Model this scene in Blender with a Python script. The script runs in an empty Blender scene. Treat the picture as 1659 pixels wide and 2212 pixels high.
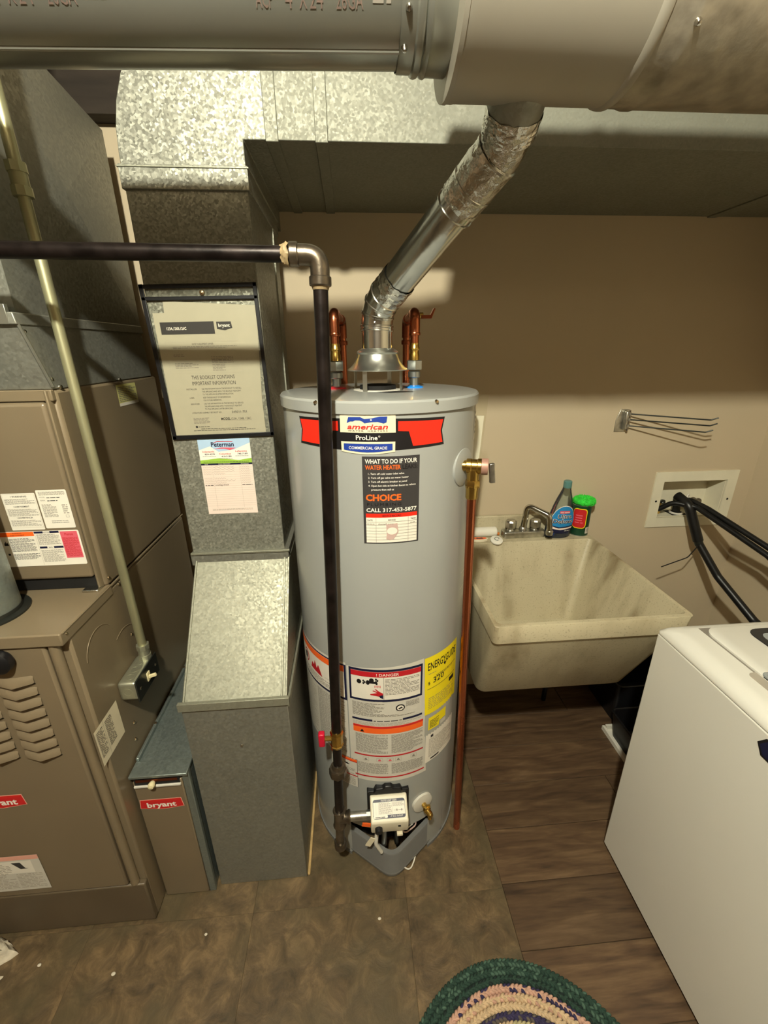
import bpy, bmesh, math, random
from mathutils import Vector, Matrix
random.seed(7)
S = bpy.context.scene
COL = S.collection
R_ = math.radians
sin, cos, pi = math.sin, math.cos, math.pi

# ---------------------------------------------------------------- camera
CAMZ = 1.56
yaw, pitch, roll, FPX = 0.0743828, 0.3634906, 0.0106857, 925.52
fw = Vector((sin(yaw)*cos(pitch), cos(yaw)*cos(pitch), -sin(pitch)))
rt = Vector((cos(yaw), -sin(yaw), 0))
dn = fw.cross(rt)
r2 = cos(roll)*rt + sin(roll)*dn
d2 = -sin(roll)*rt + cos(roll)*dn
cam = bpy.data.cameras.new('camera')
cam.sensor_fit = 'VERTICAL'; cam.sensor_height = 36; cam.sensor_width = 27
cam.lens = FPX/2212*36; cam.clip_start = 0.02
camo = bpy.data.objects.new('camera', cam); COL.objects.link(camo)
m = Matrix.Identity(4)
for i in range(3):
    m[i][0] = r2[i]; m[i][1] = -d2[i]; m[i][2] = -fw[i]
m[0][3], m[1][3], m[2][3] = 0, 0, CAMZ
camo.matrix_world = m
S.camera = camo

# ---------------------------------------------------------------- world, exposure, lamp strength
w = bpy.data.worlds.new('world'); S.world = w; w.use_nodes = True
w.node_tree.nodes['Background'].inputs[0].default_value = (0.02, 0.02, 0.022, 1)
w.node_tree.nodes['Background'].inputs[1].default_value = 0.3
vs = S.view_settings
S.display_settings.display_device = 'sRGB'
vs.view_transform = 'Standard'; vs.look = 'None'; vs.gamma = 1; vs.use_curve_mapping = False
vs.exposure = 0.0
LAMP_POS = (-0.15, -0.30, 2.445)
LAMP_POWER = 4100.0
LAMP_COL = (1.0, 0.975, 0.80)

# ---------------------------------------------------------------- materials
def lin(c):
    out = []
    for x in c[:3]:
        x = x/255.0
        out.append(x/12.92 if x <= 0.04045 else ((x+0.055)/1.055)**2.4)
    return tuple(out)+(1.0,)
MATS = {}
def nodes_of(name):
    mt = bpy.data.materials.new(name); mt.use_nodes = True
    nt = mt.node_tree
    b = nt.nodes['Principled BSDF']
    MATS[name] = mt
    return mt, nt, b
def mixc(c, k):
    return tuple(min(1, max(0, x*k)) for x in c[:3])+(1,)
def M(name, col, rough=0.5, metal=0.0, n=(8, 0.06), bump=None, stretch=(1, 1, 1), coat=0.0, spec=0.5, col2=None,
      alpha=1.0, trans=0.0, ior=1.45, rvar=0.0, ramp=(0.3, 0.7), rnd=False, detail=4):
    mt, nt, b = nodes_of(name)
    c = lin(col)
    tc = nt.nodes.new('ShaderNodeTexCoord')
    mp = nt.nodes.new('ShaderNodeMapping'); mp.inputs['Scale'].default_value = stretch
    src = tc.outputs['Object']
    if rnd:
        oi = nt.nodes.new('ShaderNodeObjectInfo')
        vm = nt.nodes.new('ShaderNodeVectorMath'); vm.operation = 'SCALE'
        vm.inputs[0].default_value = (37.0, 21.0, 11.0)
        nt.links.new(oi.outputs['Random'], vm.inputs['Scale'])
        ad = nt.nodes.new('ShaderNodeVectorMath'); ad.operation = 'ADD'
        nt.links.new(src, ad.inputs[0]); nt.links.new(vm.outputs[0], ad.inputs[1]); src = ad.outputs[0]
    nt.links.new(src, mp.inputs['Vector'])
    no = nt.nodes.new('ShaderNodeTexNoise'); no.inputs['Scale'].default_value = n[0]; no.inputs['Detail'].default_value = detail
    nt.links.new(mp.outputs[0], no.inputs['Vector'])
    cr = nt.nodes.new('ShaderNodeValToRGB')
    cr.color_ramp.elements[0].position = ramp[0]; cr.color_ramp.elements[1].position = ramp[1]
    if col2 is None:
        cr.color_ramp.elements[0].color = mixc(c, 1-n[1]); cr.color_ramp.elements[1].color = mixc(c, 1+n[1])
    else:
        cr.color_ramp.elements[0].color = lin(col2); cr.color_ramp.elements[1].color = c
    nt.links.new(no.outputs['Fac'], cr.inputs[0])
    nt.links.new(cr.outputs[0], b.inputs['Base Color'])
    b.inputs['Roughness'].default_value = rough
    b.inputs['Metallic'].default_value = metal
    b.inputs['Specular IOR Level'].default_value = spec
    b.inputs['Coat Weight'].default_value = coat
    b.inputs['Coat Roughness'].default_value = 0.15
    b.inputs['IOR'].default_value = ior
    b.inputs['Transmission Weight'].default_value = trans
    b.inputs['Alpha'].default_value = alpha
    if rvar:
        mr = nt.nodes.new('ShaderNodeMapRange')
        mr.inputs['To Min'].default_value = max(0.02, rough-rvar); mr.inputs['To Max'].default_value = min(1, rough+rvar)
        nt.links.new(no.outputs['Fac'], mr.inputs['Value']); nt.links.new(mr.outputs[0], b.inputs['Roughness'])
    if bump:
        n2 = nt.nodes.new('ShaderNodeTexNoise'); n2.inputs['Scale'].default_value = bump[0]; n2.inputs['Detail'].default_value = 5
        nt.links.new(mp.outputs[0], n2.inputs['Vector'])
        bp = nt.nodes.new('ShaderNodeBump'); bp.inputs['Strength'].default_value = bump[1]
        bp.inputs['Distance'].default_value = bump[2] if len(bump) > 2 else 0.002
        nt.links.new(n2.outputs['Fac'], bp.inputs['Height']); nt.links.new(bp.outputs[0], b.inputs['Normal'])
    return mt
def spangle(name, col, scale, tilt, rough, cvar, metal=0.85):
    """galvanised zinc: crystal flakes, each with its own grey and its own slight tilt"""
    mt, nt, b = nodes_of(name)
    tc = nt.nodes.new('ShaderNodeTexCoord')
    nz = nt.nodes.new('ShaderNodeTexNoise'); nz.inputs['Scale'].default_value = scale*0.8
    nt.links.new(tc.outputs['Object'], nz.inputs['Vector'])
    mx = nt.nodes.new('ShaderNodeVectorMath'); mx.operation = 'MULTIPLY_ADD'
    k = 0.6/scale
    mx.inputs[1].default_value = (k, k, k)
    nt.links.new(nz.outputs['Color'], mx.inputs[0]); nt.links.new(tc.outputs['Object'], mx.inputs[2])
    vo = nt.nodes.new('ShaderNodeTexVoronoi'); vo.inputs['Scale'].default_value = scale
    nt.links.new(mx.outputs[0], vo.inputs['Vector'])
    sp = nt.nodes.new('ShaderNodeSeparateColor'); nt.links.new(vo.outputs['Color'], sp.inputs[0])
    cr = nt.nodes.new('ShaderNodeValToRGB'); c = lin(col)
    cr.color_ramp.elements[0].color = mixc(c, 1-cvar); cr.color_ramp.elements[1].color = mixc(c, 1+cvar)
    nt.links.new(sp.outputs[0], cr.inputs[0])
    big = nt.nodes.new('ShaderNodeTexNoise'); big.inputs['Scale'].default_value = 6; big.inputs['Detail'].default_value = 5
    nt.links.new(tc.outputs['Object'], big.inputs['Vector'])
    mr2 = nt.nodes.new('ShaderNodeMapRange'); mr2.inputs['To Min'].default_value = 0.86; mr2.inputs['To Max'].default_value = 1.12
    nt.links.new(big.outputs['Fac'], mr2.inputs['Value'])
    mm = nt.nodes.new('ShaderNodeVectorMath'); mm.operation = 'SCALE'
    nt.links.new(cr.outputs[0], mm.inputs[0]); nt.links.new(mr2.outputs[0], mm.inputs['Scale'])
    nt.links.new(mm.outputs[0], b.inputs['Base Color'])
    b.inputs['Metallic'].default_value = metal
    mr = nt.nodes.new('ShaderNodeMapRange'); mr.inputs['To Min'].default_value = rough-0.1; mr.inputs['To Max'].default_value = rough+0.12
    nt.links.new(sp.outputs[1], mr.inputs['Value']); nt.links.new(mr.outputs[0], b.inputs['Roughness'])
    ge = nt.nodes.new('ShaderNodeNewGeometry')
    sb = nt.nodes.new('ShaderNodeVectorMath'); sb.operation = 'SUBTRACT'; sb.inputs[1].default_value = (0.5, 0.5, 0.5)
    nt.links.new(vo.outputs['Color'], sb.inputs[0])
    sc = nt.nodes.new('ShaderNodeVectorMath'); sc.operation = 'SCALE'; sc.inputs['Scale'].default_value = tilt
    nt.links.new(sb.outputs[0], sc.inputs[0])
    ad = nt.nodes.new('ShaderNodeVectorMath'); ad.operation = 'ADD'
    nt.links.new(ge.outputs['Normal'], ad.inputs[0]); nt.links.new(sc.outputs[0], ad.inputs[1])
    nm = nt.nodes.new('ShaderNodeVectorMath'); nm.operation = 'NORMALIZE'
    nt.links.new(ad.outputs[0], nm.inputs[0]); nt.links.new(nm.outputs[0], b.inputs['Normal'])
    return mt
spangle('galv_spangle', (136, 136, 124), 220, 0.25, 0.5, 0.16, 0.45)
spangle('galv_trunk', (130, 130, 117), 210, 0.12, 0.62, 0.06, 0.4)
spangle('galv_dull', (148, 148, 132), 200, 0.06, 0.52, 0.06, 0.55)
M('galv_smooth', (160, 161, 151), 0.32, 0.78, (3, 0.06), (90, 0.05, 0.001), rvar=0.05)
spangle('galv_grey', (150, 150, 140), 170, 0.10, 0.5, 0.05, 0.7)
M('galv_matte', (166, 160, 146), 0.46, 0.45, (5, 0.04), (120, 0.06, 0.001))
M('galv_blotch', (158, 150, 134), 0.40, 0.6, (34, 0.28), (30, 0.5, 0.003), rvar=0.12)
spangle('galv_blue', (146, 156, 152), 190, 0.07, 0.42, 0.04, 0.75)
M('flue_metal', (206, 206, 200), 0.2, 1.0, (14, 0.12), (22, 0.25, 0.003), (1, 1, 0.35), rvar=0.08)
M('foil_tape', (208, 206, 198), 0.2, 1.0, (30, 0.1), (55, 0.9, 0.006))
M('hood_metal', (196, 198, 190), 0.3, 0.95, (20, 0.08), (60, 0.1, 0.001))
M('tank_grey', (158, 160, 156), 0.28, 0.0, (3, 0.02), (240, 0.03, 0.0005), coat=0.35)
M('tank_grey_dark', (112, 112, 110), 0.38, 0.0, (6, 0.06))
M('cavity_black', (14, 13, 12), 0.8, 0.0, (8, 0.3))
M('black_iron', (36, 29, 27), 0.36, 0.55, (26, 0.5), (60, 0.35, 0.001), ramp=(0.35, 0.8), rvar=0.12)
M('iron_fitting', (120, 110, 96), 0.3, 0.9, (30, 0.35), (70, 0.4, 0.001))
M('pipe_dope', (152, 132, 98), 0.6, 0.1, (40, 0.3), (60, 0.6, 0.002))
M('copper', (190, 112, 78), 0.27, 1.0, (12, 0.18), (40, 0.1, 0.001), (1, 1, 0.3), rvar=0.08)
M('copper_dark', (150, 84, 58), 0.34, 1.0, (12, 0.25), rvar=0.1)
M('brass', (204, 170, 92), 0.26, 1.0, (24, 0.12), (60, 0.15, 0.001))
M('steel_nut', (176, 180, 178), 0.32, 0.95, (30, 0.1))
M('chrome', (200, 198, 192), 0.16, 1.0, (30, 0.15), rvar=0.08)
M('chrome_dull', (190, 188, 178), 0.32, 0.95, (40, 0.3), (60, 0.2, 0.001), rvar=0.1)
M('tan_steel', (128, 114, 91), 0.34, 0.12, (4, 0.04), (260, 0.05, 0.0005), coat=0.15)
M('tan_door', (124, 110, 88), 0.34, 0.12, (4, 0.05), (260, 0.05, 0.0005), coat=0.15)
M('tan_dark', (96, 84, 66), 0.42, 0.1, (8, 0.1))
M('screw_metal', (196, 176, 144), 0.25, 1.0, (40, 0.1))
M('conduit', (172, 170, 136), 0.42, 0.7, (20, 0.2), (40, 0.2, 0.001), (1, 1, 0.25))
M('box_metal', (168, 168, 148), 0.4, 0.75, (20, 0.12))
M('plate_dark', (52, 54, 50), 0.35, 0.6, (14, 0.3))
M('ivory', (226, 214, 170), 0.45, 0.0, (10, 0.04))
M('white_plastic', (226, 222, 208), 0.38, 0.0, (10, 0.03))
M('valve_white', (228, 220, 196), 0.42, 0.0, (14, 0.04))
M('black_plastic', (18, 18, 20), 0.4, 0.0, (14, 0.2))
M('black_rubber', (20, 20, 20), 0.38, 0.0, (30, 0.3), (60, 0.25, 0.001))
M('washer_white', (224, 222, 212), 0.32, 0.0, (3, 0.015), (300, 0.03, 0.0004), coat=0.3)
M('dark_glass', (34, 36, 40), 0.12, 0.0, (4, 0.1), spec=0.6)
M('grey_glass', (150, 156, 156), 0.15, 0.0, (3, 0.06), coat=0.3)
M('outlet_plastic', (222, 216, 192), 0.42, 0.0, (12, 0.05))
M('wall_paint', (194, 178, 150), 0.7, 0.0, (2.2, 0.03), (140, 0.10, 0.0012))
M('panel_brown', (112, 92, 70), 0.6, 0.0, (3, 0.15), None, (6, 6, 1))
M('ceiling_paint', (132, 116, 94), 0.8, 0.0, (4, 0.05))
M('floor_slab', (88, 76, 60), 0.8, 0.0, (8, 0.2))
M('joist_shade', (46, 38, 30), 0.85, 0.0, (6, 0.3), None, (1, 6, 6))  # near-black colour holding the shade of the open joist space
M('cap_pink', (168, 128, 112), 0.45, 0.2, (30, 0.08))
M('red_paint', (226, 44, 34), 0.4, 0.0, (8, 0.03))
M('red_handle', (196, 20, 52), 0.35, 0.0, (20, 0.1))
M('blue_plastic', (26, 132, 226), 0.4, 0.0, (20, 0.05))
M('red_plastic', (206, 40, 52), 0.4, 0.0, (20, 0.05))
M('clear_plastic', (214, 226, 224), 0.06, 0.0, (4, 0.01), trans=1.0, ior=1.2)
M('soap_blue', (24, 66, 150), 0.12, 0.0, (4, 0.05), trans=0.35, ior=1.3)
M('cap_teal', (104, 152, 148), 0.3, 0.0, (10, 0.05), trans=0.3)
M('can_green', (14, 62, 40), 0.4, 0.0, (12, 0.06))
M('scrub_green', (54, 214, 62), 0.8, 0.0, (90, 0.25), (160, 0.8, 0.003))
M('orange_skin', (202, 116, 44), 0.5, 0.0, (30, 0.15))
M('foam_strip', (196, 164, 110), 0.8, 0.0, (30, 0.2))
M('cloth_white', (206, 196, 176), 0.9, 0.0, (40, 0.2), (90, 0.6, 0.003))
M('chip_white', (214, 206, 188), 0.8, 0.0, (40, 0.1))
# inks and papers
for nm, c in dict(ink_black=(22, 20, 22), ink_grey=(132, 126, 116), ink_light=(170, 162, 148), ink_red=(250, 42, 22), ink_red2=(206, 40, 36),
                  ink_orange=(246, 104, 36), ink_darkred=(190, 30, 40), ink_blue=(32, 60, 148), ink_navy=(20, 24, 56), ink_white=(238, 232, 220), ink_yellow=(246, 224, 24),
                  ink_green=(150, 190, 70), ink_sky=(172, 200, 226), ink_pink=(216, 96, 110), ink_charcoal=(56, 54, 54), ink_cyan=(34, 130, 190),
                  ink_faded=(196, 168, 160), paper_white=(232, 226, 212), paper_cream=(222, 212, 184), paper_pink=(236, 216, 204), paper_grey=(206, 202, 190), booklet_paper=(176, 170, 150),
                  foil_label=(168, 168, 160), pale_green=(206, 202, 130), ink_redbadge=(196, 36, 38), ink_badgetext=(232, 170, 150), logo_red=(214, 48, 44), text_brown=(104, 88, 80)).items():
    M(nm, c, 0.45, 0.0, (30, 0.025))
def sink_mat():
    mt, nt, b = nodes_of('sink_stone')
    tc = nt.nodes.new('ShaderNodeTexCoord')
    def noise(sc, stretch, detail=4):
        mp = nt.nodes.new('ShaderNodeMapping'); mp.inputs['Scale'].default_value = stretch
        nt.links.new(tc.outputs['Object'], mp.inputs[0])
        no = nt.nodes.new('ShaderNodeTexNoise'); no.inputs['Scale'].default_value = sc; no.inputs['Detail'].default_value = detail
        nt.links.new(mp.outputs[0], no.inputs['Vector']); return no
    def ramp(src, a, b_):
        r = nt.nodes.new('ShaderNodeMapRange'); r.inputs['From Min'].default_value = a; r.inputs['From Max'].default_value = b_
        nt.links.new(src, r.inputs['Value']); return r.outputs[0]
    sp = noise(170, (1, 1, 1), 2)
    st = noise(7, (1.6, 1.6, 0.22), 5)
    bl = noise(3.2, (1, 1, 1), 5)
    base, dirt, dark = lin((192, 182, 152)), lin((126, 108, 76)), lin((116, 102, 78))
    m1 = nt.nodes.new('ShaderNodeMix'); m1.data_type = 'RGBA'
    m1.inputs['A'].default_value = base; m1.inputs['B'].default_value = dirt
    mu = nt.nodes.new('ShaderNodeMath'); mu.operation = 'MULTIPLY'
    nt.links.new(ramp(st.outputs['Fac'], 0.44, 0.72), mu.inputs[0]); nt.links.new(ramp(bl.outputs['Fac'], 0.35, 0.6), mu.inputs[1])
    nt.links.new(mu.outputs[0], m1.inputs['Factor'])
    m2 = nt.nodes.new('ShaderNodeMix'); m2.data_type = 'RGBA'
    nt.links.new(m1.outputs['Result'], m2.inputs['A']); m2.inputs['B'].default_value = dark
    m3 = nt.nodes.new('ShaderNodeMath'); m3.operation = 'MULTIPLY'; m3.inputs[1].default_value = 0.4
    nt.links.new(ramp(sp.outputs['Fac'], 0.58, 0.72), m3.inputs[0]); nt.links.new(m3.outputs[0], m2.inputs['Factor'])
    nt.links.new(m2.outputs['Result'], b.inputs['Base Color'])
    b.inputs['Roughness'].default_value = 0.5
sink_mat()
def wood_mat():
    mt, nt, b = nodes_of('wood_plank')
    tc = nt.nodes.new('ShaderNodeTexCoord'); oi = nt.nodes.new('ShaderNodeObjectInfo')
    vm = nt.nodes.new('ShaderNodeVectorMath'); vm.operation = 'SCALE'; vm.inputs[0].default_value = (17, 29, 5)
    nt.links.new(oi.outputs['Random'], vm.inputs['Scale'])
    ad = nt.nodes.new('ShaderNodeVectorMath'); ad.operation = 'ADD'
    nt.links.new(tc.outputs['Object'], ad.inputs[0]); nt.links.new(vm.outputs[0], ad.inputs[1])
    mp = nt.nodes.new('ShaderNodeMapping'); mp.inputs['Scale'].default_value = (1.4, 11, 8)
    nt.links.new(ad.outputs[0], mp.inputs[0])
    n1 = nt.nodes.new('ShaderNodeTexNoise'); n1.inputs['Scale'].default_value = 2.8; n1.inputs['Detail'].default_value = 9; n1.inputs['Distortion'].default_value = 1.1
    nt.links.new(mp.outputs[0], n1.inputs['Vector'])
    n2 = nt.nodes.new('ShaderNodeTexNoise'); n2.inputs['Scale'].default_value = 14; n2.inputs['Detail'].default_value = 4
    nt.links.new(mp.outputs[0], n2.inputs['Vector'])
    mixn = nt.nodes.new('ShaderNodeMath'); mixn.operation = 'MULTIPLY_ADD'; mixn.inputs[1].default_value = 0.35
    nt.links.new(n2.outputs['Fac'], mixn.inputs[0]); nt.links.new(n1.outputs['Fac'], mixn.inputs[2])
    cr = nt.nodes.new('ShaderNodeValToRGB')
    e = cr.color_ramp.elements
    e[0].position = 0.42; e[0].color = lin((58, 43, 30)); e[1].position = 0.95; e[1].color = lin((114, 91, 67))
    k = e.new(0.62); k.color = lin((82, 62, 44)); k = e.new(0.76); k.color = lin((96, 75, 53))
    nt.links.new(mixn.outputs[0], cr.inputs[0])
    mr = nt.nodes.new('ShaderNodeMapRange'); mr.inputs['To Min'].default_value = 0.82; mr.inputs['To Max'].default_value = 1.15
    nt.links.new(oi.outputs['Random'], mr.inputs['Value'])
    sc = nt.nodes.new('ShaderNodeVectorMath'); sc.operation = 'SCALE'
    nt.links.new(cr.outputs[0], sc.inputs[0]); nt.links.new(mr.outputs[0], sc.inputs['Scale'])
    nt.links.new(sc.outputs[0], b.inputs['Base Color'])
    b.inputs['Roughness'].default_value = 0.5
    bp = nt.nodes.new('ShaderNodeBump'); bp.inputs['Strength'].default_value = 0.25; bp.inputs['Distance'].default_value = 0.001
    nt.links.new(mixn.outputs[0], bp.inputs['Height']); nt.links.new(bp.outputs[0], b.inputs['Normal'])
wood_mat()
def slate_mat():
    mt, nt, b = nodes_of('slate_tile')
    tc = nt.nodes.new('ShaderNodeTexCoord'); oi = nt.nodes.new('ShaderNodeObjectInfo')
    vm = nt.nodes.new('ShaderNodeVectorMath'); vm.operation = 'SCALE'; vm.inputs[0].default_value = (13, 19, 7)
    nt.links.new(oi.outputs['Random'], vm.inputs['Scale'])
    ad = nt.nodes.new('ShaderNodeVectorMath'); ad.operation = 'ADD'
    nt.links.new(tc.outputs['Object'], ad.inputs[0]); nt.links.new(vm.outputs[0], ad.inputs[1])
    n1 = nt.nodes.new('ShaderNodeTexNoise'); n1.inputs['Scale'].default_value = 17; n1.inputs['Detail'].default_value = 10; n1.inputs['Distortion'].default_value = 0.6; n1.inputs['Roughness'].default_value = 0.72
    nt.links.new(ad.outputs[0], n1.inputs['Vector'])
    n2 = nt.nodes.new('ShaderNodeTexNoise'); n2.inputs['Scale'].default_value = 6.5; n2.inputs['Detail'].default_value = 6
    nt.links.new(ad.outputs[0], n2.inputs['Vector'])
    cr = nt.nodes.new('ShaderNodeValToRGB'); e = cr.color_ramp.elements
    e[0].position = 0.3; e[0].color = lin((58, 47, 31)); e[1].position = 0.72; e[1].color = lin((132, 109, 77))
    k = e.new(0.5); k.color = lin((94, 77, 53))
    nt.links.new(n1.outputs['Fac'], cr.inputs[0])
    mx = nt.nodes.new('ShaderNodeMix'); mx.data_type = 'RGBA'; mx.inputs['B'].default_value = lin((80, 72, 50))
    mr = nt.nodes.new('ShaderNodeMapRange'); mr.inputs['From Min'].default_value = 0.45; mr.inputs['From Max'].default_value = 0.65; mr.inputs['To Max'].default_value = 0.6
    nt.links.new(n2.outputs['Fac'], mr.inputs['Value']); nt.links.new(mr.outputs[0], mx.inputs['Factor'])
    nt.links.new(cr.outputs[0], mx.inputs['A']); nt.links.new(mx.outputs['Result'], b.inputs['Base Color'])
    b.inputs['Roughness'].default_value = 0.5
    bp = nt.nodes.new('ShaderNodeBump'); bp.inputs['Strength'].default_value = 0.6; bp.inputs['Distance'].default_value = 0.004
    nt.links.new(n1.outputs['Fac'], bp.inputs['Height']); nt.links.new(bp.outputs[0], b.inputs['Normal'])
slate_mat()
def emit_mat(name, col, strength):
    mt, nt, b = nodes_of(name)
    b.inputs['Base Color'].default_value = (0.9, 0.9, 0.85, 1)
    b.inputs['Emission Color'].default_value = tuple(col)+(1,)
    b.inputs['Emission Strength'].default_value = strength
def vinyl_mat():
    mt, nt, b = nodes_of('clear_vinyl')
    nt.nodes.remove(b)
    tr = nt.nodes.new('ShaderNodeBsdfTransparent'); tr.inputs[0].default_value = (0.97, 0.97, 0.94, 1)
    gl = nt.nodes.new('ShaderNodeBsdfGlossy'); gl.inputs['Roughness'].default_value = 0.12
    mx = nt.nodes.new('ShaderNodeMixShader'); mx.inputs[0].default_value = 0.04
    nt.links.new(tr.outputs[0], mx.inputs[1]); nt.links.new(gl.outputs[0], mx.inputs[2])
    nt.links.new(mx.outputs[0], nt.nodes['Material Output'].inputs[0])
vinyl_mat()
def clear_bottle_mat():
    mt = MATS['clear_plastic']; nt = mt.node_tree
    for nd in list(nt.nodes):
        if nd.type != 'OUTPUT_MATERIAL': nt.nodes.remove(nd)
    tr = nt.nodes.new('ShaderNodeBsdfTransparent'); tr.inputs[0].default_value = (0.93, 0.97, 0.96, 1)
    gl = nt.nodes.new('ShaderNodeBsdfGlossy'); gl.inputs['Roughness'].default_value = 0.08
    df = nt.nodes.new('ShaderNodeBsdfDiffuse'); df.inputs[0].default_value = (0.55, 0.6, 0.58, 1)
    tc = nt.nodes.new('ShaderNodeTexCoord'); no = nt.nodes.new('ShaderNodeTexNoise'); no.inputs['Scale'].default_value = 30
    nt.links.new(tc.outputs['Object'], no.inputs['Vector'])
    bp = nt.nodes.new('ShaderNodeBump'); bp.inputs['Strength'].default_value = 0.3; bp.inputs['Distance'].default_value = 0.002
    nt.links.new(no.outputs['Fac'], bp.inputs['Height']); nt.links.new(bp.outputs[0], gl.inputs['Normal'])
    fr = nt.nodes.new('ShaderNodeFresnel'); fr.inputs[0].default_value = 1.45
    m0 = nt.nodes.new('ShaderNodeMixShader'); m0.inputs[0].default_value = 0.05
    nt.links.new(tr.outputs[0], m0.inputs[1]); nt.links.new(df.outputs[0], m0.inputs[2])
    mx = nt.nodes.new('ShaderNodeMixShader')
    nt.links.new(fr.outputs[0], mx.inputs[0]); nt.links.new(m0.outputs[0], mx.inputs[1]); nt.links.new(gl.outputs[0], mx.inputs[2])
    nt.links.new(mx.outputs[0], nt.nodes['Material Output'].inputs[0])
clear_bottle_mat()

# ---------------------------------------------------------------- mesh builder
WL = {}
def link(o, parent, wl):
    COL.objects.link(o); WL[o.name] = Vector(wl)
    if parent is not None:
        o.parent = parent; o.location = Vector(wl)-WL[parent.name]
    else:
        o.location = Vector(wl)
def props(o, label=None, cat=None, group=None, kind=None):
    if label: o['label'] = label
    if cat: o['category'] = cat
    if group: o['group'] = group
    if kind: o['kind'] = kind
    return o
def thing(name, label, cat, loc, group=None, kind=None):
    o = bpy.data.objects.new(name, None); o.empty_display_size = 0.05
    link(o, None, loc)
    return props(o, label, cat, group, kind)
class MB:
    def __init__(s): s.v = []; s.f = []; s.mi = []; s.cur = 0
    def mat(s, i): s.cur = i; return s
    def add(s, vs_, fs):
        b = len(s.v); s.v += [tuple(x) for x in vs_]
        for f in fs: s.f.append([i+b for i in f]); s.mi.append(s.cur)
        return s
    def box(s, x0, y0, z0, x1, y1, z1):
        return s.add([(x0, y0, z0), (x1, y0, z0), (x1, y1, z0), (x0, y1, z0), (x0, y0, z1), (x1, y0, z1), (x1, y1, z1), (x0, y1, z1)],
                     [(0, 3, 2, 1), (4, 5, 6, 7), (0, 1, 5, 4), (1, 2, 6, 5), (2, 3, 7, 6), (3, 0, 4, 7)])
    def obox(s, c, size, mat3):
        vs_ = []
        for sx, sy, sz in ((-1, -1, -1), (1, -1, -1), (1, 1, -1), (-1, 1, -1), (-1, -1, 1), (1, -1, 1), (1, 1, 1), (-1, 1, 1)):
            vs_.append(Vector(c)+mat3 @ Vector((sx*size[0]/2, sy*size[1]/2, sz*size[2]/2)))
        return s.add(vs_, [(0, 3, 2, 1), (4, 5, 6, 7), (0, 1, 5, 4), (1, 2, 6, 5), (2, 3, 7, 6), (3, 0, 4, 7)])
    def prism(s, pts, axis, a0, a1):
        def P(p, a):
            return (a, p[0], p[1]) if axis == 'x' else (p[0], a, p[1]) if axis == 'y' else (p[0], p[1], a)
        n = len(pts)
        return s.add([P(p, a0) for p in pts]+[P(p, a1) for p in pts],
                     [list(range(n))[::-1], list(range(n, 2*n))]+[(i, (i+1) % n, n+(i+1) % n, n+i) for i in range(n)])
    def loft(s, rings, cap0=True, cap1=True, closed=True):
        n = len(rings[0]); vs_ = [p for r in rings for p in r]; fs = []
        for k in range(len(rings)-1):
            for i in range(n if closed else n-1):
                j = (i+1) % n
                fs.append((k*n+i, k*n+j, (k+1)*n+j, (k+1)*n+i))
        if cap0: fs.append(list(range(n))[::-1])
        if cap1: fs.append(list(range((len(rings)-1)*n, len(rings)*n)))
        return s.add(vs_, fs)
    def tube(s, pts, r, n=14, caps=True):
        pts = [Vector(p) for p in pts]; rings = []
        rs = r if isinstance(r, (list, tuple)) else [r]*len(pts)
        up = None
        for i, p in enumerate(pts):
            t = (pts[min(i+1, len(pts)-1)]-pts[max(i-1, 0)])
            if 0 < i < len(pts)-1:
                t = (pts[i]-pts[i-1]).normalized()+(pts[i+1]-pts[i]).normalized()
            t = t.normalized()
            if up is None:
                up = Vector((0, 0, 1)) if abs(t.z) < 0.9 else Vector((0, 1, 0))
            a = (up-t*up.dot(t)).normalized(); up = a; b = t.cross(a)
            rings.append([p+(a*cos(2*pi*k/n)+b*sin(2*pi*k/n))*rs[i] for k in range(n)])
        return s.loft(rings, caps, caps)
    def cyl(s, p0, p1, r0, r1=None, n=24, caps=True):
        return s.tube([p0, p1], [r0, r0 if r1 is None else r1], n, caps)
    def lathe(s, prof, o=(0, 0, 0), ax=(0, 0, 1), n=32, a0=0, a1=2*pi, cap=True):
        ax = Vector(ax).normalized(); o = Vector(o)
        u = Vector((0, -1, 0)) if abs(ax.y) < 0.9 else Vector((1, 0, 0))
        u = (u-ax*u.dot(ax)).normalized(); v = ax.cross(u)
        full = abs(a1-a0-2*pi) < 1e-6
        N = n if full else n+1
        rings = []
        for r, h in prof:
            rings.append([o+ax*h+(u*cos(a0+(a1-a0)*k/n)+v*sin(a0+(a1-a0)*k/n))*r for k in range(N)])
        return s.loft(rings, cap and full and prof[0][0] > 1e-6, cap and full and prof[-1][0] > 1e-6, full)
    def ball(s, c, r, nu=14, nv=9):
        if not isinstance(r, (tuple, list)): r = (r, r, r)
        rings = []
        for i in range(nv+1):
            t = -pi/2+pi*i/nv
            t = max(-pi/2+0.02, min(pi/2-0.02, t))
            rings.append([(c[0]+r[0]*cos(t)*cos(2*pi*k/nu), c[1]+r[1]*cos(t)*sin(2*pi*k/nu), c[2]+r[2]*sin(t)) for k in range(nu)])
        return s.loft(rings)
    def build(s, name, mats, parent=None, bevel=0, seg=2, smooth=35, recalc=True, origin=None, **pr):
        if isinstance(mats, str): mats = [mats]
        if origin is not None: wl = Vector(origin)
        elif parent is not None: wl = WL[parent.name]
        else:
            xs = [p[0] for p in s.v]; ys = [p[1] for p in s.v]; zs = [p[2] for p in s.v]
            wl = Vector(((min(xs)+max(xs))/2, (min(ys)+max(ys))/2, min(zs)))
        me = bpy.data.meshes.new(name)
        me.from_pydata([Vector(p)-wl for p in s.v], [], s.f)
        for k in mats: me.materials.append(MATS[k])
        me.polygons.foreach_set('material_index', s.mi)
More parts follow.
